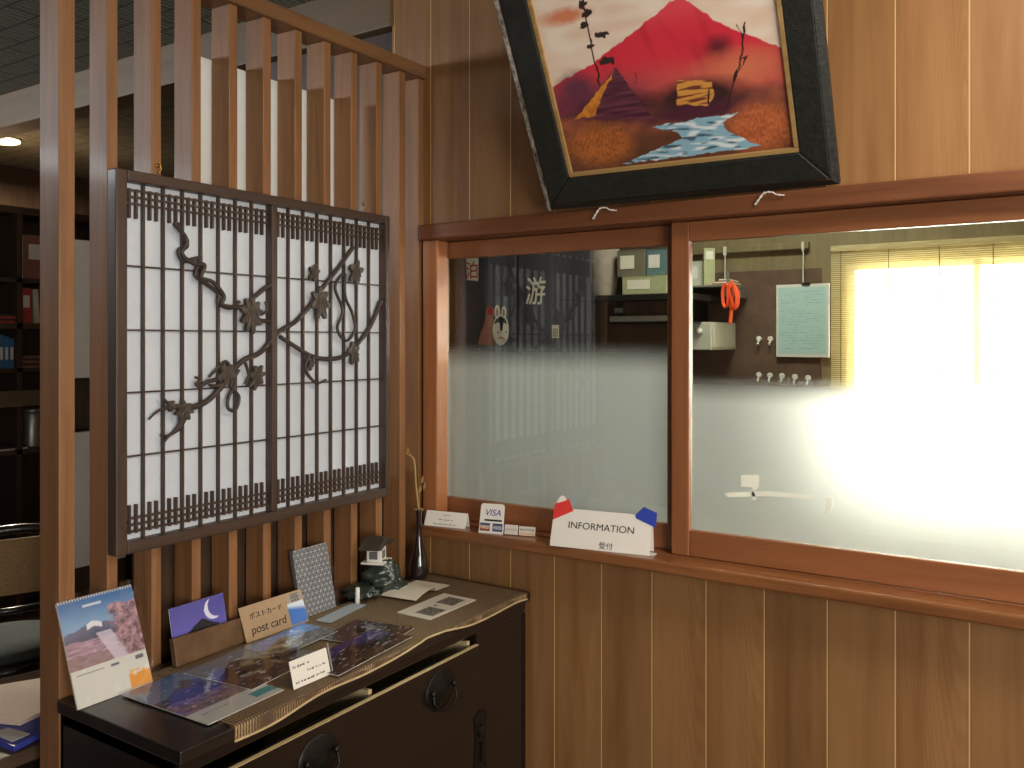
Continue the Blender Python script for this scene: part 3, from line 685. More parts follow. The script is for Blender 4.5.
def two(x, z):
    u, v = x / wq, z / hq
    for cu, cv in ((.27, .36), (.76, .45)):
        if abs(u - cu) < .15 and abs(v - cv) < .26: return mixc(lin((70, 66, 62)), lin((140, 132, 122)), .5 + nz(u, v, 16))
    if .47 < u < .53 and .5 < v < .6: return lin((90, 86, 80))
    return lin((222, 214, 198))
picture('photo_print', o, Mx, wq, hq, 90, 60, two, M['print'], y=-.0011 * sg)
o, Mx, wq, hq, sg = flat('folded_pamphlet', (416, 603), (450, 586), (390, 593), 'white folded pamphlet lying open beside the small lantern ornament', 'pamphlet', None, z=RT)
def fold(a, b2): return (wq * a, -sg * (.002 + .016 * abs(math.sin(PI * (a * 1.0 + .08))) * (1 if a < .55 else .25)), hq * b2)
MB(Mx).grid(fold, 30, 12).build('sheet', M['offwhite'], o, smooth=True)
o['label'] = 'white folded pamphlet lying open beside the small lantern ornament'
# little price card
o, Mx, w, h = lean_card('price_card', (294, 690), (331, 674), (289, 662), 'small white handwritten price card standing at the front of the runner', 'price card', 16, RT)
MB(Mx).box(0, w, 0, .001, 0, h).build('card', M['white'], o)
scribble(o, Mx, [(w * .06, w * .56, h * .70, h * .11), (w * .42, w * .92, h * .44, h * .11), (w * .08, w * .88, h * .15, h * .11)], M['black'], 3)
m = MB(Mx)
m.box(w * 1.02, w * 1.08, -.004, .004, 0, .002).box(w * 1.03, w * 1.07, -.001, .001, 0, h * 1.15).build('clip_stand', M['steel'], o)

# green rock ornament with a little lantern house
g0 = at(381, 500, X=-1.668); g0.z = RT
og = thing('lantern_ornament', (g0.x, g0.y, RT), 'dark green rock ornament topped by a tiny white lantern house', 'ornament')
q = T(g0)
m = MB(q); m.blob((-.02, .02, .048), .055, .050, .052, 4, .35, 9); m.blob((-.035, -.045, .018), .055, .05, .020, 4, .4, 10); m.blob((.0, .05, .022), .04, .04, .024, 3, .3, 9)
m.build('rock', M['green'], og, smooth=True)
lz = .094; lm = q @ T(Vector((-.022, .005, lz))) @ Matrix.Rotation(math.radians(22), 4, 'Z')
MB(lm).box(-.034, .034, -.036, .036, -.003, .003).build('white_slab', M['ceramic'], og, bevel=.001)
lb = MB(lm).box(-.021, .021, -.024, .024, .003, .040).build('lantern_box', M['ceramic'], og, bevel=.0015)
MB(lm).box(.0205, .022, -.010, .012, .010, .032).build('lantern_window', M['grey'], lb)
MB(lm).box(-.012, .012, -.0255, -.0235, .010, .032).build('lantern_window', M['grey'], lb)
m = MB(lm); 
rp = [(-.070, .045), (-.040, .041), (.0, .054), (.040, .041), (.070, .045), (.046, .054), (.014, .066), (-.014, .066), (-.046, .054)]
m.prism(rp, -.032, .032, Matrix.Rotation(PI / 2, 4, 'Z')); m.box(-.030, .030, -.012, .012, .064, .070)
m.build('tiled_roof', M['roofm'], og, bevel=.002)
pg = at(357.5, 500, X=-1.672); pg.z = RT
m = MB(T(pg)); m.lathe([(.007, 0), (.0065, .02), (.006, .042), (.004, .044)], n=14); o = m.build('incense_post', M['ceramic'], og, smooth=True); o['label'] = 'small white post'

# bud vase with twig
v0 = at(419, 578, Z=RT)
ov = thing('bud_vase', (v0.x, v0.y, RT), 'slender black bottle vase holding a dry twig by the corner', 'vase')
prof = [(.020, 0), (.026, .004), (.030, .02), (.029, .045), (.022, .075), (.013, .105), (.009, .13), (.0085, .19), (.010, .205), (.013, .212), (.011, .212), (.0075, .205)]
MB(T(v0)).lathe(prof, n=32).build('vase_body', M['vase'], ov, smooth=True)
Xv = v0.x
def tw(u, v, dx=0): p = at(u, v, Y=v0.y); return p + Vector((0, dx, 0))
m = MB(); top = v0 + Vector((0, 0, .20))
m.tube(bez([top, tw(416, 486), tw(415, 468), tw(413, 458), tw(405, 453), tw(398, 448)], 6), [.0032] * 6 + [.003] * 18 + [.002] * 7, 6)
m.tube(bez([top, tw(419, 492), tw(421, 486)], 6), .0014, 6); m.tube([tw(412, 458), tw(406, 449, .01)], .0012, 5)
m.build('twig', M['twig'], ov, smooth=True)
for u, v, r in ((422, 483, .5), (424, 489, -.4), (420, 492, .2), (407, 454, .3)):
    m = MB(frame(tw(u, v), (1, 0, 0), (r, .2, 1)))
    m.prism([(0, -.003), (.005, .008), (0, .022), (-.005, .008)], -.0006, .0006).build('bud', M['twig'], ov)
m = MB()
for k in range(9):
    a = 2 * PI * k / 9; m.tube([top, top + Vector((.009 * math.cos(a), .009 * math.sin(a), .012)), top + Vector((.016 * math.cos(a), .016 * math.sin(a), .010))], .0012, 5)
m.build('straw_collar', M['straw'], ov)

# ================================================================== THINGS ON THE SILL
SZ = .9905
def sill_card(nm, u0, v0, u1, v1, top, label, cat, Y=-.055, tilt=18, roll=0):
    a = at(u0, v0, Z=SZ); c = at(u1, v1, Z=SZ); ex = c - a
    t = math.radians(tilt); w = ex.length; ex.normalize(); back = Vector((0, 0, 1)).cross(ex)
    Mx = frame(a, ex, Vector((0, 0, 1)) * math.cos(t) + back * math.sin(t)); h = pix(Mx, *top)[1]
    return thing(nm, Mx, label, cat), Mx, w, h
def tent(o, Mx, w, h, mat, tilt, deep):
    MB(Mx).box(0, w, 0, .0012, 0, h).build('front_face', mat, o)
    t = math.radians(tilt); top = Vector((0, .0008, h)); 
    # back leaf falls from the ridge to the sill behind
    A = wm(o); rz = (A @ Vector((0, 0, h))).z - SZ; 
    back = (A.to_3x3().inverted() @ Vector((0, 0, -1))); bd = Vector((0, 1, 0)) * math.cos(t) + Vector((0, 0, 0))
    fl = A.inverted(); p0 = A @ Vector((0, .001, h)); p1 = A @ Vector((w, .001, h)); nb = (A.to_3x3() @ Vector((0, 1, 0))); nb.z = 0; nb.normalize()
    q0 = Vector((p0.x, p0.y, SZ)) + nb * deep; q1 = Vector((p1.x, p1.y, SZ)) + nb * deep
    m = MB(); m.poly([p0, p1, q1, q0]); r = m.build('back_face', mat, o); md = r.modifiers.new('thick', 'SOLIDIFY'); md.thickness = .001
o, Mx, w, h = sill_card('tent_card', 424, 525, 465, 529, (427.5, 510), 'small white folded notice card standing nearest the vase', 'notice card', tilt=24)
tent(o, Mx, w, h, M['white'], 24, .012)
scribble(o, Mx, [(w * .42, w * .58, h * .72, h * .09), (w * .34, w * .68, h * .42, h * .11), (w * .22, w * .78, h * .13, h * .10)], M['grey'], 5)
# card logos stand
o, Mx, w, h = sill_card('card_sticker_stand', 478.5, 532.5, 503, 534.5, (482.5, 503), 'upright card with VISA lettering and small payment logos on the sill', 'payment sign', tilt=10)
pts = [(0, 0), (w, 0), (w, h - .006), (w - .003, h - .002), (w - .007, h), (.010, h), (.006, h - .002), (.003, h - .006)]
MB(Mx).prism(pts, 0, .0015).build('card', M['white'], o)
text('VISA', h * .30, M['navy'], o, Mx @ T(Vector((w * .54, 0, h * .60))), align='CENTER', shear=.25, label='navy VISA lettering')
MB(Mx).box(w * .22, w * .92, -.001, 0, h * .41, h * .47).build('dark_stripe', M['black'], o)
def badge(x0, x1, z0, z1, cols, nm, par=None, Mq=None, border=None):
    ww, hh = x1 - x0, z1 - z0
    def fn(x, z):
        u, v = x / ww, z / hh
        if min(u, 1 - u) < .05 or min(v, 1 - v) < .06: return lin((230, 226, 216))
        k = int(v * len(cols)); k = min(k, len(cols) - 1)
        if .28 < v < .68 and abs(u - .5) < .36 and nz(u, v, 11) > .05: return lin((220, 214, 204))
        return lin(cols[k])
    return picture(nm, par or o, (Mq or Mx) @ T(Vector((x0, -.0004, z0))), ww, hh, 26, 26, fn, M['print'])
badge(.002, w * .48, h * .06, h * .36, ((140, 66, 56), (196, 150, 110), (74, 78, 130)), 'payment_logo')
badge(w * .54, w * .99, h * .06, h * .36, ((60, 84, 120), (96, 122, 150), (58, 82, 118)), 'payment_logo')
lw = .045
MB(Mx).box(w + .004, w + .004 + lw * .9, .001, .003, .002, h * .34).build('logo_card', M['offwhite'], o)
badge(w + .005, w + .004 + lw * .88, .003, h * .33, ((216, 208, 196), (186, 178, 172), (220, 214, 204)), 'payment_logo')
MB(Mx).box(w + .008 + lw * .9, w + .008 + lw * 2, .001, .003, .002, h * .32).build('logo_card', M['offwhite'], o)
badge(w + .009 + lw * .9, w + .007 + lw * 2, .003, h * .31, ((226, 168, 120), (220, 208, 190), (150, 140, 128), (222, 214, 200)), 'payment_logo')
A = at(479, 532.5, Z=SZ); B = at(532, 537, Z=SZ); exb = (B - A); lb_ = exb.length
MB(frame(A, exb, (0, 0, 1))).box(0, lb_, -.006, .012, 0, .0018).build('clear_base', M['acrylic'], o)
# INFORMATION sign
o, Mx, w, h = sill_card('information_sign', 549.5, 545.5, 649, 556, (557, 507.5), 'white folded INFORMATION sign with red and blue paper corners on sill', 'sign', tilt=20)
MB(Mx).box(0, w, 0, .002, 0, h).build('front_face', M['white'], o, bevel=.0006)
kb = MB(Mx); kb.M = Matrix.Identity(4)
fwd = Mx.col[1].to_3d(); fwd.z = 0; fwd.normalize()
p0, p1 = Mx @ Vector((0, .002, h)), Mx @ Vector((w, .002, h)); q0 = Vector((p0.x, p0.y, SZ + .001)) + fwd * .012; q1 = Vector((p1.x, p1.y, SZ + .001)) + fwd * .012
kb.poly([p0, p1, q1, q0]); r = kb.build('back_face', M['white'], o); md = r.modifiers.new('thick', 'SOLIDIFY'); md.thickness = .0015
MB(Mx).box(.0, w + .012, .004, .034, 0, .0016, Matrix.Rotation(math.radians(20), 4, 'X')).build('foot', M['white'], o)
xa, za_ = pix(Mx, 566, 533); xb, _ = pix(Mx, 635.5, 536)
text('INFORMATION', .0262, M['black'], o, Mx @ T(Vector(((xa + xb) / 2, 0, h * .50))), align='CENTER', sx=(xb - xa) / .185)
xc, zc_ = pix(Mx, 605.5, 549)
text('受付', .020, M['black'], o, Mx @ T(Vector((xc, 0, zc_))), align='CENTER')
def patch(pts, nm, mat, y0=-.002, y1=-.0003): 
    return MB(Mx).prism([pix(Mx, *p) for p in pts], y0, y1).build(nm, mat, o)
patch([(555, 505), (563, 497), (569, 499), (573.5, 511), (553, 519.5)], 'red_paper_mountain', M['red'])
patch([(556.5, 503), (560.5, 496.5), (564, 495.5), (567.5, 500), (561, 502.5)], 'white_snowcap', M['white'], -.0027, -.0021)
patch([(635.5, 515), (644, 507), (657, 513), (656, 528), (636.5, 518.5)], 'blue_paper_mountain', M['blue'])

# ================================================================== PAINTING
th, rl, yw, PW = .5228, .004, .0504, .7763
ux = Vector((math.cos(yw), math.sin(yw), 0)); uy = Vector((-math.sin(yw), math.cos(yw), 0)); up = -uy * math.sin(th) + Vector((0, 0, math.cos(th)))
ex = ux * math.cos(rl) + up * math.sin(rl); ez = -ux * math.sin(rl) + up * math.cos(rl)
MP = frame(Vector((-1.2469, -.0719, 1.9215)), ex, ez)
bl, br_, bb = .1037, .0928, .1012; ph_in = .46; PH = bb + ph_in + .105
op = thing('framed_painting', MP, 'oil painting of a red mountain in a wide black frame above window', 'painting')
m = MB(MP); y0, y1 = -.004, .022; xi0, xi1, zi_0, zi_1 = bl - .012, PW - br_ + .012, bb - .012, PH - .093
def bar(pts): m.prism(pts, y0, y1)
e = .016
bar([(e, e), (PW - e, e), (xi1, zi_0), (xi0, zi_0)]); bar([(xi0, zi_1), (xi1, zi_1), (PW - e, PH - e), (e, PH - e)])
bar([(e, e), (xi0, zi_0), (xi0, zi_1), (e, PH - e)]); bar([(PW - e, e), (PW - e, PH - e), (xi1, zi_1), (xi1, zi_0)])
m.build('black_moulding', M['frame'], op, bevel=.004)
m = MB(MP)
O = [(0, 0), (PW, 0), (PW, PH), (0, PH)]; I = [(e, e), (PW - e, e), (PW - e, PH - e), (e, PH - e)]
for k in range(4):
    j = (k + 1) % 4
    if k == 3: continue
    m.poly([(O[k][0], .004, O[k][1]), (O[j][0], .004, O[j][1]), (I[j][0], -.004, I[j][1]), (I[k][0], -.004, I[k][1])])
    m.poly([(O[k][0], .024, O[k][1]), (O[j][0], .024, O[j][1]), (O[j][0], .004, O[j][1]), (O[k][0], .004, O[k][1])])
m.build('bevelled_edge', M['frame'], op)
m = MB(MP)
def edgeg(a, b2): 
    z = PH * a; wv = .002 * noise.noise(Vector((z * 40, b2, 2)))
    return (.017 * b2 + wv * b2, .003 - .0085 * b2 - abs(wv) * 1.5, z)
m.grid(edgeg, 90, 4); m.poly([(0, .024, 0), (0, .003, 0), (0, .003, PH), (0, .024, PH)])
m.build('worn_edge', M['worn'], op)['label'] = 'pale worn side edge of the frame'
m = MB(MP); q = .012
m.box(xi0, xi1, -.002, .022, zi_0, zi_0 + q).box(xi0, xi1, -.002, .022, zi_1 - q, zi_1).box(xi0, xi0 + q, -.002, .022, zi_0 + q, zi_1 - q).box(xi1 - q, xi1, -.002, .022, zi_0 + q, zi_1 - q)
m.build('gilt_liner', M['liner'], op, bevel=.002)
MB(MP).box(.01, PW - .01, .018, .022, .01, PH - .01).build('backboard', M['dark'], op)
AO = MP @ T(Vector((bl, .005, bb))); aw, ah = PW - bl - br_, ph_in
def cp(x, y): return pix(AO, 480 + x / 2.768, y / 2.768)
MT = [cp(120, 290), cp(205, 240), cp(260, 205), cp(320, 172), cp(370, 130), cp(440, 78), cp(500, 28), cp(535, 2), cp(560, -4), cp(600, 22), cp(650, 58), cp(720, 88), cp(815, 125), cp(910, 165), cp(910, 330), cp(120, 340)]
TP = [cp(376, 183), cp(262, 331), cp(484, 329), cp(420, 250)]; TPo = [cp(372, 195), cp(262, 331), cp(318, 321), cp(346, 250)]
HUT = [cp(545, 224), cp(638, 222), cp(650, 262), cp(632, 290), cp(546, 292)]
RV = [cp(712, 313), cp(600, 328), cp(475, 352), cp(552, 366), cp(560, 384), cp(500, 408), cp(395, 454), cp(560, 434), cp(780, 404), cp(735, 385), cp(690, 368), cp(672, 340)]
TR = [cp(333, 238), cp(318, 170), cp(303, 100), cp(285, 0)]; BT = [cp(683, 295), cp(705, 215), cp(722, 165), cp(728, 100), cp(736, 60)]
FO = [(cp(295, 38), .013, .011), (cp(290, 70), .011, .007), (cp(335, 95), .022, .009), (cp(306, 127), .010, .005), (cp(350, 170), .022, .009), (cp(283, 12), .010, .008)]
LOC = {}
for nm, xy in dict(mist=(560, 250), dk1=(380, 300), dk2=(600, 270), bush=(330, 400), bush2=(775, 350), smear=(235, 45), pur=(270, 250), dkm=(660, 130), ora=(720, 190), pk=(555, 0), band=(600, 310)).items(): LOC[nm] = cp(*xy)
sc_ = lambda x: x
def near(x, z, nm, rx, rz):
    c = LOC[nm]; return max(0, 1 - math.hypot((x - c[0]) / rx, (z - c[1]) / rz))
def paint(x, z):
    jx = x + .004 * nz(x, z, 60) + .003 * nz(x, z, 22, 5); jz = z + .004 * nz(x, z, 60, 8) + .003 * nz(x, z, 22, 9)
    c = mixc(lin((238, 208, 182)), lin((248, 230, 210)), .5 + nz(x, z * 3, 12))
    c = mixc(c, lin((226, 140, 100)), 1.5 * near(jx, jz, 'smear', .09, .025))
    if inpoly(jx, jz, MT):
        h0 = (jz - LOC['mist'][1]) / (LOC['pk'][1] - LOC['mist'][1])
        c = mixc(lin((210, 92, 84)), lin((224, 54, 70)), smooth(.0, .5, h0)); c = mixc(c, lin((238, 84, 94)), smooth(.65, 1, h0) * .8)
        sl = nz(x * 2.2 + z * .6, z * .4, 16); c = mixc(c, lin((176, 34, 50)), max(0, sl) * .7)
        c = mixc(c, lin((124, 52, 74)), smooth(.45, 0, h0) * smooth(LOC['pk'][0] - .05, LOC['pk'][0] - .22, x))
        c = mixc(c, lin((110, 40, 48)), 1.3 * near(jx, jz, 'dkm', .045, .035)); c = mixc(c, lin((222, 124, 90)), 1.2 * near(jx, jz, 'ora', .14, .06))
    gl = LOC['mist'][1] + .012 * nz(x, 0, 14) - .004
    if jz < gl: c = mixc(c, mixc(lin((116, 66, 60)), lin((168, 92, 66)), .5 + nz(x * 2, z * 3, 14)), smooth(gl, gl - .03, jz))
    c = mixc(c, lin((112, 56, 76)), 1.5 * near(jx, jz, 'pur', .07, .06))
    c = mixc(c, lin((62, 36, 40)), 1.8 * near(jx, jz, 'dk1', .14, .05)); c = mixc(c, lin((66, 40, 40)), 1.9 * near(jx, jz, 'dk2', .15, .055)); c = mixc(c, lin((84, 40, 56)), 1.6 * near(jx, jz, 'band', .2, .03))
    if z < LOC['bush'][1] + .05: c = mixc(c, lin((92, 58, 38)), smooth(LOC['bush'][1] + .05, LOC['bush'][1] - .01, jz) * .8)
    c = mixc(c, mixc(lin((206, 118, 52)), lin((150, 84, 44)), .5 + .9 * nz(x * 1.6, z, 120) + .5 * nz(x, z, 34)), 1.8 * near(jx, jz, 'bush', .12, .07))
    c = mixc(c, mixc(lin((210, 120, 70)), lin((170, 84, 50)), .5 + .9 * nz(x * 1.6, z, 120) + .5 * nz(x, z, 34)), 2 * near(jx, jz, 'bush2', .10, .075))
    if inpoly(jx, jz, RV):
        s = nz(x * 1.0 + z * 2.5, z * 4, 26); c = mixc(lin((146, 190, 208)), lin((232, 240, 240)), smooth(-.05, .35, s)); c = mixc(c, lin((70, 96, 116)), smooth(.2, .45, nz(x + z * 2, z * 5, 24, 4)))
    if inpoly(jx, jz, TP): c = mixc(lin((78, 36, 52)), lin((116, 62, 76)), .5 + 1.2 * nz(x * .5, z * 4, 30))
    if inpoly(jx, jz, TPo): c = mixc(lin((226, 150, 52)), lin((196, 110, 44)), .5 + nz(x, z, 60))
    if inpoly(jx, jz, HUT): c = mixc(lin((222, 156, 76)), lin((120, 56, 44)), smooth(.0, .35, nz(x * .6, z * 5, 34)) * 1.0)
    for P_, wd in ((TR, .0022), (BT, .002), ([BT[1], cp(738, 160)], .0013), ([BT[3], cp(712, 70)], .0012), ([BT[2], cp(742, 155)], .0012), ([HUT[3], cp(634, 250)], .0018), ([cp(430, 235), cp(432, 200)], .001)):
        if any(segd(jx, jz, a, b2) < wd for a, b2 in zip(P_, P_[1:])): c = lin((58, 36, 38))
    for cc, rx, rz in FO:
        if math.hypot((jx - cc[0]) / rx, (jz - cc[1]) / rz) + .55 * nz(x, z, 110) < .95: c = lin((60, 46, 40))
    return c
picture('canvas', op, AO, aw, ah, 300, 240, paint, M['art'], y=0)
# twisted paper hooks holding the frame
for (u, v), lab in (((604, 212), 'white twisted hook under the left end of the painting frame'), ((769, 197), 'white twisted hook under the right end of the painting frame')):
    p = at(u, v, Y=-.056)
    p.z = max(p.z, 1.90)
    oh = thing('picture_hook', (p.x, p.y, p.z), lab, 'hook', 'picture hooks')
    m = MB(T(p)); m.tube(bez([(-.036, .003, -.016), (-.024, -.002, -.004), (-.010, -.004, .010), (.008, -.004, .010), (.018, -.002, .004), (.036, .003, .001)], 5), [.002 + .0018 * (i % 3 == 1) for i in range(26)], 7, .6)
    m.build('twisted_wire', M['hook'], oh, smooth=True)
    MB(T(p)).lathe([(.003, 0), (.003, .002)], (-.03, .0045, -.012), 10, Matrix.Rotation(PI / 2, 4, 'X')).build('nail', M['steel'], oh)

# ================================================================== INSIDE THE OFFICE
NY = 1.0
on = thing('noren_curtain', at(520, 300, Y=NY) * 1.0, 'dark two-panel doorway curtain printed with white characters behind glass', 'curtain')
def noren(u0, u1, seed):
    x0 = at(u0, 300, Y=NY).x; x1 = at(u1, 300, Y=NY).x
    m = MB(); m.grid(lambda a, b2: (x0 + (x1 - x0) * a, NY + .010 * math.sin(a * 9 + seed) * (1 - b2 * .7), 1.12 + .88 * b2), 36, 24)
    r = m.build('cloth_panel', M['noren'], on, smooth=True); md = r.modifiers.new('thick', 'SOLIDIFY'); md.thickness = .0015; return r
noren(459, 516, 0); noren(517.5, 592, 2)
x0, x1 = at(452, 300, Y=NY).x, at(600, 300, Y=NY).x
m = MB(); m.tube([(x0, NY, 2.0), (x1, NY, 2.0)], .011, 12); m.build('curtain_rod', M['darkwood'], on, smooth=True)
MN = frame((0, NY - .014, 0), (1, 0, 0), (0, 0, 1))
def np_(pts): return [pix(MN, *p) for p in pts]
bd = MB(MN).prism(np_([(466, 250), (478.5, 249), (478, 281), (467, 280)]), -.001, 0).build('white_badge', M['cream'], on)
c0 = pix(MN, 472.3, 277)
text('泊', .082, M['redp'], bd, MN @ T(Vector((c0[0], -.001, c0[1]))), align='CENTER', sx=.9, bold=.0006, label='red lettering')
c0 = pix(MN, 535, 302); text('游', .125, M['cream'], on, MN @ T(Vector((c0[0], 0, c0[1]))), align='CENTER', sx=.82, shear=.08, bold=.0011, label='white brush lettering')
sl = MB(MN).prism(np_([(552, 325), (559, 325), (559, 338), (552, 338)]), -.001, 0).build('small_seal', M['cream'], on)
c0 = pix(MN, 555.5, 336); text('回', .038, M['black'], sl, MN @ T(Vector((c0[0], -.001, c0[1]))), align='CENTER', sx=.7)
# printed papier-mache dog: body, ears, face
def d3(x, y): return (470 + x / 6.4, 240 + y / 6.4)
dg = MB(MN).prism(np_([d3(*p) for p in ((50, 665), (70, 590), (95, 530), (105, 440), (130, 420), (155, 440), (150, 520), (170, 600), (175, 650), (130, 680))]), -.001, 0).build('dog_motif', M['rust'], on); dg['label'] = 'printed toy dog with rust body and cream face'
def oval(cx, cy, rx, ry, nm, mat, y0, y1, par, n=26, a0=0, a1=2 * PI):
    return MB(MN).prism(np_([d3(cx + rx * math.cos(a0 + (a1 - a0) * i / n), cy + ry * math.sin(a0 + (a1 - a0) * i / n)) for i in range(n if a1 - a0 > 6.2 else n + 1)]), y0, y1).build(nm, mat, par)
oval(198, 575, 52, 100, 'face', M['cream'], -.0022, -.001, dg)
oval(175, 460, 17, 45, 'ear', M['cream'], -.0018, -.001, dg); oval(218, 465, 16, 42, 'ear', M['cream'], -.0018, -.001, dg)
oval(176, 462, 7, 28, 'inner_ear', M['rust'], -.0024, -.0018, dg); oval(218, 466, 7, 26, 'inner_ear', M['rust'], -.0024, -.0018, dg)
MB(MN).prism(np_([d3(*p) for p in ((155, 540), (170, 505), (198, 488), (228, 505), (242, 540), (215, 528), (208, 580), (198, 584), (192, 530), (178, 528))]), -.003, -.0022).build('forehead_mark', M['black'], dg)
oval(180, 592, 4, 7, 'eye', M['black'], -.003, -.0022, dg, 12); oval(232, 588, 4, 7, 'eye', M['black'], -.003, -.0022, dg, 12)
MB(MN).prism(np_([d3(*p) for p in ((175, 640), (185, 625), (200, 618), (215, 625), (228, 640), (214, 632), (200, 626), (187, 632))]), -.003, -.0022).build('mouth', M['rust'], dg)
oval(131, 455, 18, 26, 'tail', M['redp'], -.002, -.001, dg)
# dark partition behind the curtain
struct(MB().box(-2.56, -1.45, 1.32, 1.38, 0, CZ).build('wall_office_inner', M['darkwood']))

# shelf with sack and cartons above a black hood
def office_shelf(nm, u0, u1, v, Y, depth, label):
    a = at(u0, v, Y=Y); b2 = at(u1, v, Y=Y)
    o = thing(nm, (a.x, Y, a.z), label, 'shelf')
    return o, a, b2
o, a, b2 = office_shelf('wall_shelf', 590, 690, 296, 1.22, .4, 'dark shelf carrying a sack and cartons inside the office')
x0, x1, shz = a.x, b2.x, a.z
MB().box(x0, x1, 1.20, OB, shz - .025, shz).build('board', M['hood'], o, bevel=.002)
for xx in (x0 + .1, x1 - .12): MB().box(xx, xx + .02, 1.3, OB, shz - .12, shz - .025).build('bracket', M['hood'], o)
sx_, = (at(600, 280, Y=1.3).x,)
mm = MB(T(Vector((sx_ + .012, 1.36, shz))))
mm.grid(lambda a2, b3: (.09 * math.cos(2 * PI * a2) * (1 + .1 * math.sin(6 * PI * a2)) * (.72 + .6 * b3 if b3 < .5 else 1.32 - .6 * b3 + .28 * (b3 - .5)), .11 * math.sin(2 * PI * a2) * (.9 + .2 * math.sin(PI * b3)), .30 * b3), 30, 12)
osk = mm.build('paper_sack', M['bag'], None, smooth=True, base=T(Vector((sx_ + .012, 1.36, shz)))); tag(osk, 'crumpled grey paper sack at the left end of the dark shelf', 'sack')
def carton(u0, u1, vt, vb, Y, mat, label, lm, base, d=.18, nm='carton'):
    p0 = at(u0, vb, Y=Y); p1 = at(u1, vb, Y=Y); t0 = at(u0, vt, Y=Y)
    zb = base if base is not None else p0.z
    o = thing(nm, (p0.x, Y, zb), label, 'carton')
    MB().box(p0.x, p1.x, Y, Y + d, zb, t0.z).build('box_body', mat, o, bevel=.003)
    w_, h_ = p1.x - p0.x, t0.z - zb
    MB().box(p0.x + w_ * .12, p0.x + w_ * .62, Y - .0012, Y, zb + h_ * .3, zb + h_ * .8).build('paper_label', lm, o)
    MB().box(p0.x, p1.x, Y - .001, Y + d + .001, t0.z - .002, t0.z + .001).build('lid_flap', mat, o)
    return o, t0.z
o, zt = carton(622, 667, 277, 294, 1.24, M['carton'], 'flat pale green carton lying on the dark shelf', M['cream'], shz + .0005)
o2, zt2 = carton(617, 645, 251, 277, 1.26, plain('brown_box', (112, 104, 84), .7), 'brown box with a pale patch stacked on the flat green carton', M['cream'], zt + .0015)
o3, zt3 = carton(646, 668, 250, 277, 1.26, plain('teal_box', (92, 116, 118), .6), 'narrow blue-grey packet stacked on the green carton beside the brown box', M['b_white'], zt + .0015)
hd = thing('range_hood', at(640, 330, Y=1.25), 'black box-shaped hood hanging under the dark shelf', 'hood')
h0, h1 = at(611, 322, Y=1.25), at(690, 300, Y=1.25)
hzt = shz - .125
m = MB(frame((0, 0, 0), (1, 0, 0), (0, 0, 1))); m.box(h0.x, h1.x, 1.25, OB, h0.z, hzt); m.build('hood_body', M['hood'], hd, bevel=.006)
MB().box(h0.x, h1.x, 1.235, 1.25, h0.z, h0.z + .025).build('hood_lip', M['steel'], hd, bevel=.002)
MB().box(h0.x + .02, h0.x + .06, 1.242, 1.25, h0.z + .04, h0.z + .06).build('switch', M['grey'], hd)
MB().box(h0.x + .1, h0.x + .25, 1.45, 1.6, hzt, hzt + .1).build('duct', M['hood'], hd)
kc = thing('kitchen_counter', (-1.2, 1.4, 0), 'dim steel-topped counter under the black hood behind frosted glass', 'counter')
MB().box(-1.44, .4, 1.2, OB - .04, .80, .84).build('worktop', M['steel'], kc, bevel=.003)
for k in range(4): MB().box(-1.42 + .45 * k, -1.0 + .45 * k, 1.22, OB - .04, .0, .80).build('cabinet_door', M['whitebox'], kc, bevel=.003)

# right-hand shelf in the office
SY = 1.42
a = at(690, 285.5, Y=SY); b2 = at(727, 286, Y=SY); rz_ = a.z
o = thing('wire_shelf', (a.x, SY, rz_), 'thin pale wall shelf with an orange cord hanging from it', 'shelf')
MB().box(a.x - .25, b2.x, SY, OB, rz_ - .010, rz_).build('board', M['steel'], o, bevel=.002)
MB().box(b2.x - .012, b2.x, SY, OB, rz_ - .05, rz_ - .010).build('bracket', M['steel'], o)
MB().box(b2.x - .010, b2.x, SY + .02, SY + .03, rz_, rz_ + .06).build('end_wire', M['steel'], o)
for (u0, u1, vt, mat, lab) in ((692, 703, 262, M['whitebox'], 'pale stacked box at the left end of the thin shelf'),):
    carton(u0 - 4, u1, vt, 285, SY + .06, mat, lab, M['b_white'], rz_ + .0005, .14)
p = at(704, 284, Y=SY + .03); pt = at(706, 248, Y=SY + .03); Mx = frame(Vector((p.x, p.y, rz_ + .0005)), (.75, .66, 0), (0, 0, 1))
of = thing('document_file', Mx, 'upright pale green file standing on the thin shelf', 'file')
hh = pt.z - rz_; MB(Mx).box(0, .05, 0, .012, 0, hh).build('cover', M['carton'], of, bevel=.001); MB(Mx).box(.008, .042, -.001, 0, hh * .7, hh * .92).build('spine_label', M['b_white'], of)
m = MB(); q0 = at(712, 283, Y=SY + .02); q1 = at(726, 284, Y=SY + .02)
ob = thing('paper_stack', (q0.x, SY + .02, rz_), 'loose pile of papers lying on the thin shelf', 'papers')
for k in range(4): MB(T(Vector((q0.x + .01 * k, SY + .02, rz_ + .001 + .006 * k))) @ Matrix.Rotation(.05 * k - .06, 4, 'Z')).box(0, (q1.x - q0.x) * (1 - .1 * k), .0, .18, 0, .0055).build('paper_sheaf', M['offwhite'] if k % 2 else M['b_brown'], ob)
pc = at(731, 285, Y=SY - .012)
oc = thing('orange_cord', (pc.x, pc.y, rz_), 'bright orange looped cord hanging over the edge of thin shelf', 'cord')
m = MB()
def oc_(u, v, dy=0): p_ = at(u, v, Y=SY - .012); p_.y += dy; return p_
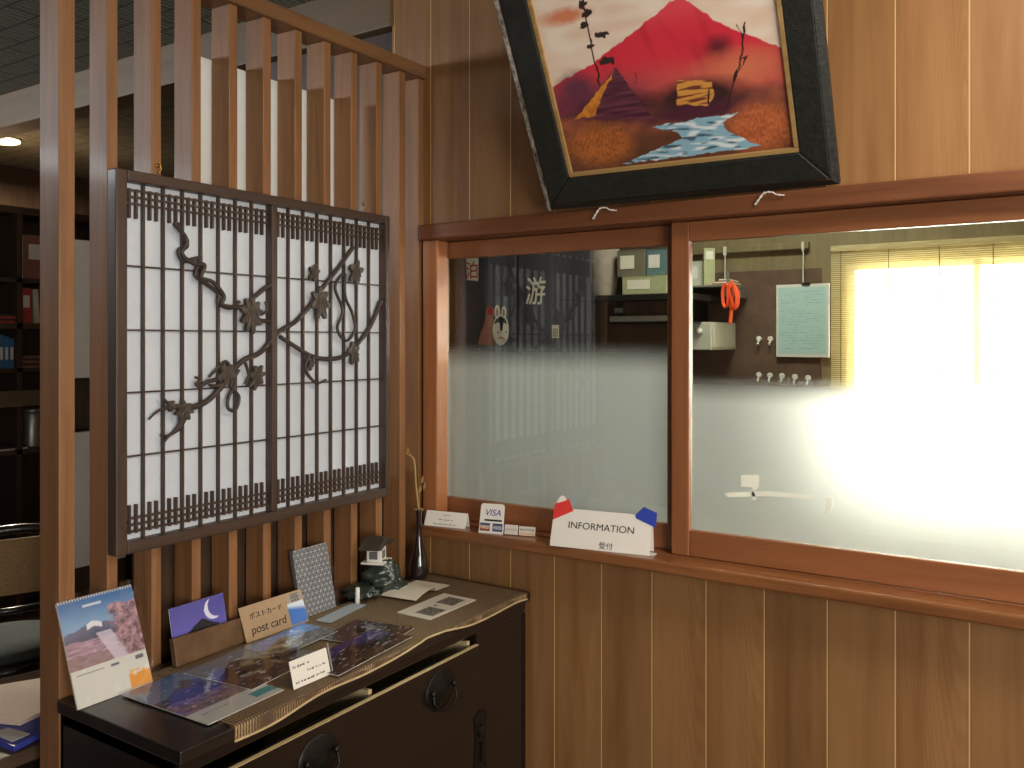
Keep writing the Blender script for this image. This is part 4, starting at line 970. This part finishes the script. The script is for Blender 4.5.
for pts in ([(725, 283), (723, 292), (724, 304), (727, 307), (729, 300), (729, 284)], [(729, 284), (729, 298), (732, 308), (736, 305), (737, 296), (734, 284)], [(733, 284), (738, 292), (738, 305), (734, 308), (731, 296), (730, 284)], [(731, 290), (732, 305), (731.5, 316), (731, 324)]):
    m.tube(bez([oc_(u, v, -.004 * i) for i, (u, v) in enumerate(pts)], 6), .008, 8, .7)
m.tube([oc_(727, 287, -.014), oc_(736, 287, -.014)], .010, 8); m.build('looped_cord', M['orange'], oc, smooth=True)
m = MB(); m.tube([oc_(730, 284), oc_(730, 284) + Vector((0, .02, .012))], .006, 8); m.build('cord_end', M['orange'], oc, smooth=True)
p0, p1, t0 = at(690, 350, Y=1.38), at(732, 350, Y=1.38), at(700, 322, Y=1.38)
ow = thing('wall_cabinet', (p0.x, 1.38, p0.z), 'pale white wall box with a side door under thin shelf', 'wall box')
xs = at(711, 350, Y=1.38).x
MB().box(p0.x - .25, xs, 1.38, OB - .002, p0.z, t0.z).build('box_body', M['whitebox'], ow, bevel=.004)
MB().box(xs, xs + .008, 1.40, OB - .04, p0.z + .01, t0.z - .01).build('side_door', M['whitebox'], ow, bevel=.002)
MB(T(Vector((xs - .05, 1.38, t0.z - .04)))).lathe([(.014, 0), (.014, .01), (.008, .014)], n=16, R=Matrix.Rotation(PI / 2, 4, 'X')).build('knob', M['hook'], ow, smooth=True)
# notice board on a cord
NYb = OB - .03
MBd = frame((0, NYb, 0), (1, 0, 0), (0, 0, 1))
k = [pix(MBd, *q_) for q_ in ((776, 357), (829, 357), (776, 285))]
bx0, bx1, bz0, bz1 = k[0][0], k[1][0], k[0][1], k[2][1]
onb = thing('notice_board', (bx0, NYb, bz0), 'pale teal timetable sheet in a white frame hanging by a string', 'notice board')
MB().box(bx0, bx1, NYb, NYb + .012, bz0, bz1).build('white_frame', M['hook'], onb, bevel=.002)
sh_ = MB().box(bx0 + .010, bx1 - .010, NYb - .001, NYb, bz0 + .014, bz1 - .012).build('teal_sheet', M['tealpaper'], onb)
m = MB(); nw = bx1 - bx0
for r_ in range(22):
    zz = bz1 - .035 - r_ * (bz1 - bz0 - .06) / 22; random.seed(r_)
    xa_ = bx0 + .02
    while xa_ < bx1 - .04:
        L = random.uniform(.01, .035); 
        if random.random() < .6: m.box(xa_, min(xa_ + L, bx1 - .02), NYb - .0016, NYb - .001, zz, zz + .0022)
        xa_ += L + .008
m.build('printed_lines', plain('faint_ink', (150, 182, 180), .6), sh_)
xcl = at(803, 285, Y=NYb).x
MB().box(xcl - .005, xcl + .03, NYb - .006, NYb, bz1 - .006, bz1 + .006).build('clip', M['hood'], onb)
m = MB(); m.tube([(xcl, NYb, bz1), (xcl + .001, NYb, 1.957)], .0028, 6).tube([(xcl, NYb - .004, 1.945), (xcl, NYb - .004, 1.985)], .006, 6); m.build('string', M['string'], onb)
xs_ = at(725, 262, Y=NYb).x
osr = thing('hanging_strap', (xs_, NYb, rz_), 'thin white strap hanging from the rail above the orange cord', 'strap')
m = MB(); m.tube([(xs_, NYb, rz_ + .03), (xs_, NYb, 1.957)], .003, 6); m.build('strap_line', M['string'], osr); MB().box(xs_ - .007, xs_ + .007, NYb - .004, NYb + .004, 1.945, 1.985).build('strap_loop', M['string'], osr)
# key hooks
hk = None; names = ['upper key hook farther from the teal sheet', 'upper key hook touching the side of the teal sheet'] + ['first', 'second', 'third', 'fourth', 'fifth']
for i, (u, v) in enumerate(((759, 339), (770.5, 339), (759, 375), (770, 375.5), (782, 376), (795, 377), (808, 378))):
    p = at(u, v, Y=OB - .010)
    lab = ('white plastic hook on the wall left of the teal sheet, %s of two' % ('outer' if i == 0 else 'inner')) if i < 2 else 'white plastic hook under the teal sheet, %s from the left in the lower row' % names[i]
    if hk is None:
        hk = thing('wall_hook', p, lab, 'hook', 'white plastic hooks on the office wall')
        MB(T(p)).lathe([(.013, 0), (.013, .004), (.008, .007)], n=18, R=Matrix.Rotation(PI / 2, 4, 'X')).build('hook_base', M['hook'], hk, smooth=True)
        m = MB(T(p)); m.tube(bez([(0, -.006, -.004), (0, -.012, -.018), (0, -.02, -.026), (0, -.028, -.018)], 5), .004, 8); m.build('hook_arm', M['hook'], hk, smooth=True)
    else:
        r_ = hk.copy(); COL.objects.link(r_); r_.matrix_world = T(p); r_['label'] = lab
        for c_ in hk.children:
            d_ = c_.copy(); COL.objects.link(d_); d_.parent = r_
# bamboo blind on the office window
bl0, bl1 = at(831, 250, Y=OB - .03).x, .70
bzt = at(832, 249, Y=OB - .03).z
obl = thing('bamboo_blind', ((bl0 + bl1) / 2, OB - .03, bzt), 'yellow bamboo reed blind covering the bright office window', 'blind')
MB().box(bl0, bl1, OB - .04, OB - .012, bzt - .012, bzt + .012).build('head_batten', M['bamboo'], obl, bevel=.002)
for part_i, (xa_, xb_) in enumerate(((bl0, bl1),)):
    m = MB(); nst = 118
    for k_ in range(nst):
        z = bzt - .018 - k_ * .0083
        m.box(xa_, xb_, OB - .030, OB - .027, z - .0029, z + .0029)
    m.build('reeds', M['bamboo'], obl)
for k_ in range(9):
    xx = bl0 + .04 + (bl1 - bl0 - .08) * k_ / 8; MB().box(xx - .0012, xx + .0012, OB - .0315, OB - .026, bzt - 1.0, bzt - .012).build('binding_thread', M['thread'], obl)

# ================================================================== BEYOND THE PARTITION
BX = -5.0
bc = thing('bookcase', (BX, .6, 0), 'tall dark wooden bookcase seen left of the slatted partition', 'bookcase')
for y in (-.15, .39, 1.2): MB().box(BX - .32, BX, y, y + .03, 0, 2.3).build('upright', M['darkwood'], bc)
MB().box(BX - .33, BX - .31, -.15, 1.23, 0, 2.3).build('back_panel', M['darkwood'], bc)
SHZ = {1.91: .025, 1.655: .03, 1.40: .02, .94: .025, .45: .025}
for z, t_ in SHZ.items(): MB().box(BX - .31, BX, -.12, 1.2, z - t_, z).build('shelf', M['darkwood_h'], bc)
MB().box(BX - .02, BX + .004, -.12, 1.2, 1.185, 1.275).build('pale_rail', M['header'], bc)
MB().box(BX - .33, BX + .01, -.16, 1.24, 2.27, 2.31).build('cornice', M['darkwood_h'], bc)
def book(u, v0_, z, th_, hgt, mat, label, lean=0):
    y = at(u, 300, X=BX - .03).y
    Mx = T(Vector((BX - .03, y, z + .0005))) @ Matrix.Rotation(lean, 4, 'X')
    o = thing('book', Mx, label, 'book', 'books on the bookcase')
    MB(Mx).box(-.15, 0, 0, th_, 0, hgt).build('cover', mat, o, bevel=.002)
    MB(Mx).box(0, .001, th_ * .2, th_ * .8, hgt * .45, hgt * .8).build('spine_label', M['b_white'] if mat is not M['b_white'] else M['b_dark'], o)
    MB(Mx).box(-.148, -.004, th_ * .12, th_ * .88, hgt, hgt + .001).build('pages', M['b_cream'], o)
book(16, 0, 1.91, .022, .255, M['b_ochre'], 'ochre book on the top shelf of the bookcase')
book(20.5, 0, 1.91, .016, .25, M['b_cream'], 'cream book on the top shelf beside the ochre book')
book(24, 0, 1.91, .13, .25, M['b_brown'], 'thick brown album on the top shelf')
book(21, 0, 1.655, .06, .20, M['b_red'], 'red book on the second shelf of the bookcase')
book(35, 0, 1.655, .03, .195, M['b_cream'], 'cream book on the second shelf beside the red book', .06)
def pile(u, z, L, hgt, mat, label, cat, nm, X=BX - .02, d=.2):
    y = at(u, 300, X=X).y; o = thing(nm, (X, y, z), label, cat)
    n = max(2, int(hgt / .012))
    for k_ in range(n): MB(T(Vector((X - d, y, z + .0005 + k_ * hgt / n))) @ Matrix.Rotation(.06 * math.sin(k_ * 2.1), 4, 'Z')).box(0, d, 0, L * (1 - .05 * (k_ % 3)), 0, hgt / n - .0008).build('magazine', mat if k_ % 2 == 0 else M['b_dark'], o)
pile(18, 1.40, .20, .07, M['b_brown'], 'pile of brown magazines on the third shelf', 'magazines', 'magazine_pile')
pile(-8, 1.655, .17, .05, M['b_red'], 'low pile of pinkish booklets on the second shelf', 'booklets', 'booklet_pile')
for k_, (u, hh_) in enumerate(((-6, .20), (-.8, .19), (4.4, .18), (9.6, .17))):
    y = at(u, 300, X=BX - .03).y
    o = thing('blue_binder', (BX - .03, y, 1.40), ['tall blue binder outermost of four on the third shelf', 'blue binder second from the outer end on the third shelf', 'blue binder third from the outer end on the third shelf', 'shortest blue binder next to the brown magazines'][k_], 'binder', 'blue binders on the third shelf')
    MB().box(BX - .2, BX - .03, y, y + .024, 1.4005, 1.40 + hh_).build('cover', M['b_blue'], o, bevel=.002); MB().box(BX - .031, BX - .0285, y + .005, y + .019, 1.45, 1.52).build('spine_label', M['b_white'], o)
y = at(24, 420, X=BX - .08).y
otn = thing('silver_tin', (BX - .08, y, .94), 'grey silver canister on the lower shelf of the bookcase', 'canister')
MB(T(Vector((BX - .09, y + .05, .9405)))).lathe([(.055, 0), (.056, .01), (.056, .19), (.05, .20)], n=24).build('tin_body', M['steel'], otn, smooth=True)
MB(T(Vector((BX - .09, y + .05, 1.14)))).lathe([(.057, 0), (.057, .022), (.02, .026)], n=24).build('lid', M['steel'], otn, smooth=True)
pile(0, .94, .15, .02, M['pinkpaper'], 'flat stack of pale papers on the lower shelf', 'papers', 'paper_pile')
# bentwood chair
chx, chy = -3.20, -.56
oc2 = thing('bentwood_chair', (chx, chy, 0), 'black bentwood chair with a cane back behind the leftmost slat', 'chair')
A = T(Vector((chx, chy, 0))) @ Matrix.Rotation(math.radians(-112), 4, 'Z')
def hoop(z0, zt, wd, y): return bez([(-wd, y, z0), (-wd * 1.05, y + .02, (z0 + zt) / 2), (-wd * .8, y + .05, zt - .05), (0, y + .06, zt), (wd * .8, y + .05, zt - .05), (wd * 1.05, y + .02, (z0 + zt) / 2), (wd, y, z0)], 6)
m = MB(A); m.tube(hoop(.44, .93, .2, .19), .017, 10); m.tube([(-.2, .235, .66), (0, .25, .66), (.2, .235, .66)], .012, 8); m.build('back_hoop', M['blackwood'], oc2, smooth=True)
m = MB(A); m.prism([(-.185, .71), (.185, .71), (.165, .83), (.09, .895), (-.09, .895), (-.165, .83)], .232, .240); m.build('cane_back', M['cane'], oc2)
m = MB(A); m.lathe([(.21, .425), (.225, .435), (.225, .455), (.21, .46)], n=32); m.build('seat_ring', M['blackwood'], oc2, smooth=True)
m = MB(A); m.lathe([(.19, .46), (.205, .475), (.19, .50), (.10, .51), (.02, .51)], n=32); m.build('seat_cushion', M['cushion'], oc2, smooth=True)
for sx_, sy_ in ((-1, -1), (1, -1), (-1, 1), (1, 1)):
    m = MB(A); m.tube(bez([(.16 * sx_, .16 * sy_, .43), (.185 * sx_, .18 * sy_, .2), (.21 * sx_, .21 * sy_, 0)], 5), .014, 10); m.build('leg', M['blackwood'], oc2, smooth=True)
m = MB(A); m.tube([(.19 * math.cos(2 * PI * k_ / 24), .19 * math.sin(2 * PI * k_ / 24), .24) for k_ in range(25)], .010, 8); m.build('stretcher_ring', M['blackwood'], oc2, smooth=True)
for sx_ in (-1, 1):
    m = MB(A); m.tube(bez([(.205 * sx_, .21, .66), (.26 * sx_, .05, .68), (.25 * sx_, -.1, .62), (.21 * sx_, -.12, .45)], 6), .013, 10); m.build('armrest', M['blackwood'], oc2, smooth=True)
# low dark table with papers
tz = .695; tx0, tx1, ty0, ty1 = -2.45, -1.86, -1.55, -1.075
ot = thing('side_table', (-2.2, -1.2, 0), 'dark side table behind the leftmost slat, carrying papers', 'table')
MB().box(tx0, tx1, ty0, ty1, tz - .03, tz).build('tabletop', M['darkwood_h'], ot, bevel=.003)
for xx in (tx0 + .02, tx1 - .06):
    for yy in (ty0 + .02, ty1 - .06): MB().box(xx, xx + .04, yy, yy + .04, 0, tz - .03).build('leg', M['chest'], ot)
MB().box(tx1 - .03, tx1 - .01, ty0 + .06, ty1 - .06, tz - .12, tz - .03).build('apron', M['chest'], ot)
def lay(nm, pts, z, th_, mat, label, cat, sub=None):
    P3 = [at(u, v, Z=z) for u, v in pts]
    c_ = sum(P3, Vector()) / len(P3)
    o = thing(nm, (c_.x, c_.y, z), label, cat)
    Mx = Matrix(((1, 0, 0, 0), (0, 0, 1, 0), (0, 1, 0, z), (0, 0, 0, 1)))
    MB(Mx).prism([(p_.x, p_.y) for p_ in P3], .0004, th_).build(sub or 'sheet', mat, o)
    return o, P3, Mx
o, P3, Mx = lay('blue_folder', [(-22, 738), (14, 752), (41, 738), (41, 720), (-10, 728)], tz, .012, M['bluefolder'], 'shiny blue folder lowest of the pile on the side table', 'folder', 'cover')
MB(Mx).prism([(p_.x, p_.y) for p_ in [at(u, v, Z=tz + .012) for u, v in ((-10, 733), (12, 742), (30, 734), (8, 728))]], .0121, .0128).build('folder_label', M['b_white'], o)
o, P3, Mx = lay('booklet_stack', [(-40, 720), (20, 726), (41, 716), (41, 688), (-30, 700)], tz + .0132, .025, M['pinkpaper'], 'stack of pinkish white booklets lying on the blue folder', 'booklets', 'booklet')
MB(Mx).prism([(p_.x, p_.y) for p_ in [at(u, v, Z=tz + .04) for u, v in ((-30, 716), (18, 722), (41, 712), (41, 690), (-20, 700))]], .0256, .0275).build('top_sheet', M['pinkpaper'], o)
# white cabinet seen between the two leftmost slats
wx = -2.62
oc3 = thing('white_cabinet', (wx - .2, -.6, 0), 'narrow white cabinet glimpsed between the two leftmost slats', 'cabinet')
cz = lambda v: at(83, v, X=wx).z
y0_, y1_ = at(63, 300, X=-2.62).y, -.47
m = MB(); m.box(wx - .10, wx - .02, y0_, y0_ + .015, 0, cz(240)).box(wx - .10, wx - .02, y1_ - .015, y1_, 0, cz(240)).box(wx - .10, wx - .09, y0_, y1_, 0, cz(240)).box(wx - .10, wx - .02, y0_, y1_, cz(432) - .015, cz(432)).box(wx - .10, wx - .02, y0_, y1_, cz(378), cz(378) + .015).box(wx - .10, wx - .02, y0_, y1_, cz(240) - .015, cz(240))
m.box(wx - .10, wx - .005, y0_, y1_, 0, cz(567)); m.build('carcass', M['darkwood'], oc3)
for za__, zb__ in ((cz(378), cz(240)), (cz(567), cz(432))):
    d_ = MB().box(wx - .02, wx, y0_, y1_, za__, zb__).build('door', M['whitebox' if False else 'white'], oc3, bevel=.003)
# ceiling lamp of the far room
lp = at(4, 143, Z=CZ - .026)
ol = thing('ceiling_lamp', (lp.x, lp.y, lp.z), 'small glowing yellow lamp on the ceiling of the far room', 'lamp')
MB(T(lp)).lathe([(.07, 0), (.085, .006), (.085, .02), (.075, .025)], n=28).build('lamp_shade', M['lamp'], ol, smooth=True)
MB(T(lp)).lathe([(.095, .018), (.095, .026)], n=24).build('mounting_ring', M['steel'], ol, smooth=True)

# ================================================================== LIGHT
def area(nm, loc, tgt, sx, sy, e, c, spread=180):
    l = bpy.data.lights.new(nm, 'AREA'); l.shape = 'RECTANGLE'; l.size = sx; l.size_y = sy; l.energy = e; l.color = c; l.spread = math.radians(spread)
    o = bpy.data.objects.new(nm, l); COL.objects.link(o); o.location = loc
    o.rotation_euler = (Vector(tgt) - Vector(loc)).to_track_quat('-Z', 'Y').to_euler(); return o
area('entrance_daylight', (1.45, -5.15, 1.3), (0, 0, 1.2), 2.0, 2.0, 20, (.96, .98, 1.0))
area('side_window_daylight', (2.55, -2.3, 1.5), (-2, -1.2, 1.3), 2.8, 1.5, 104, (1.0, .96, .90))
area('room_ceiling_lamp', (.5, -.8, CZ - .06), (.2, -.3, 0), .9, .5, 19, (1.0, .90, .76))
area('office_window_daylight', (-.1, OB + .085, 1.45), (-.1, -2, 1.3), 1.3, .85, 24, (.97, 1.0, .98))
area('far_room_daylight', (-5.6, -2.6, 2.62), (-1.8, -.6, 1.8), 2.4, .8, 95, (.92, .96, 1.0))
area('far_room_lamp', (lp.x, lp.y, CZ - .05), (lp.x + .2, lp.y, 0), .3, .3, 48, (1.0, .86, .62))
area('office_ceiling_lamp', (-.9, .8, CZ - .05), (-.9, .8, 0), .6, .3, 14, (.95, 1.0, .86))

w = bpy.data.worlds.new('daylight'); SC.world = w; w.use_nodes = True
bg = w.node_tree.nodes['Background']; sky = w.node_tree.nodes.new('ShaderNodeTexSky')
sky.sky_type = 'HOSEK_WILKIE'; sky.turbidity = 8; sky.ground_albedo = .6
bg.inputs[0].default_value = (.95, 1.0, .97, 1); bg.inputs[1].default_value = 9.0

# ================================================================== CAMERA
cam = bpy.data.cameras.new('camera'); co = bpy.data.objects.new('camera', cam); COL.objects.link(co); SC.camera = co
cam.sensor_width = 36; cam.lens = F / 1024 * 36; cam.shift_x = 0; cam.shift_y = (HY - 384) / 1024
co.location = EYE; co.rotation_euler = (PI / 2, 0, YAW); cam.clip_start = .02
v = SC.view_settings; v.view_transform = 'Standard'; v.look = 'None'; v.gamma = 1; v.exposure = .68; v.use_curve_mapping = False
SC.cycles.use_denoising = True
try: SC.cycles.denoiser = 'OPENIMAGEDENOISE'
except Exception: pass
SC.cycles.max_bounces = 10; SC.cycles.transparent_max_bounces = 16; SC.cycles.sample_clamp_indirect = 6
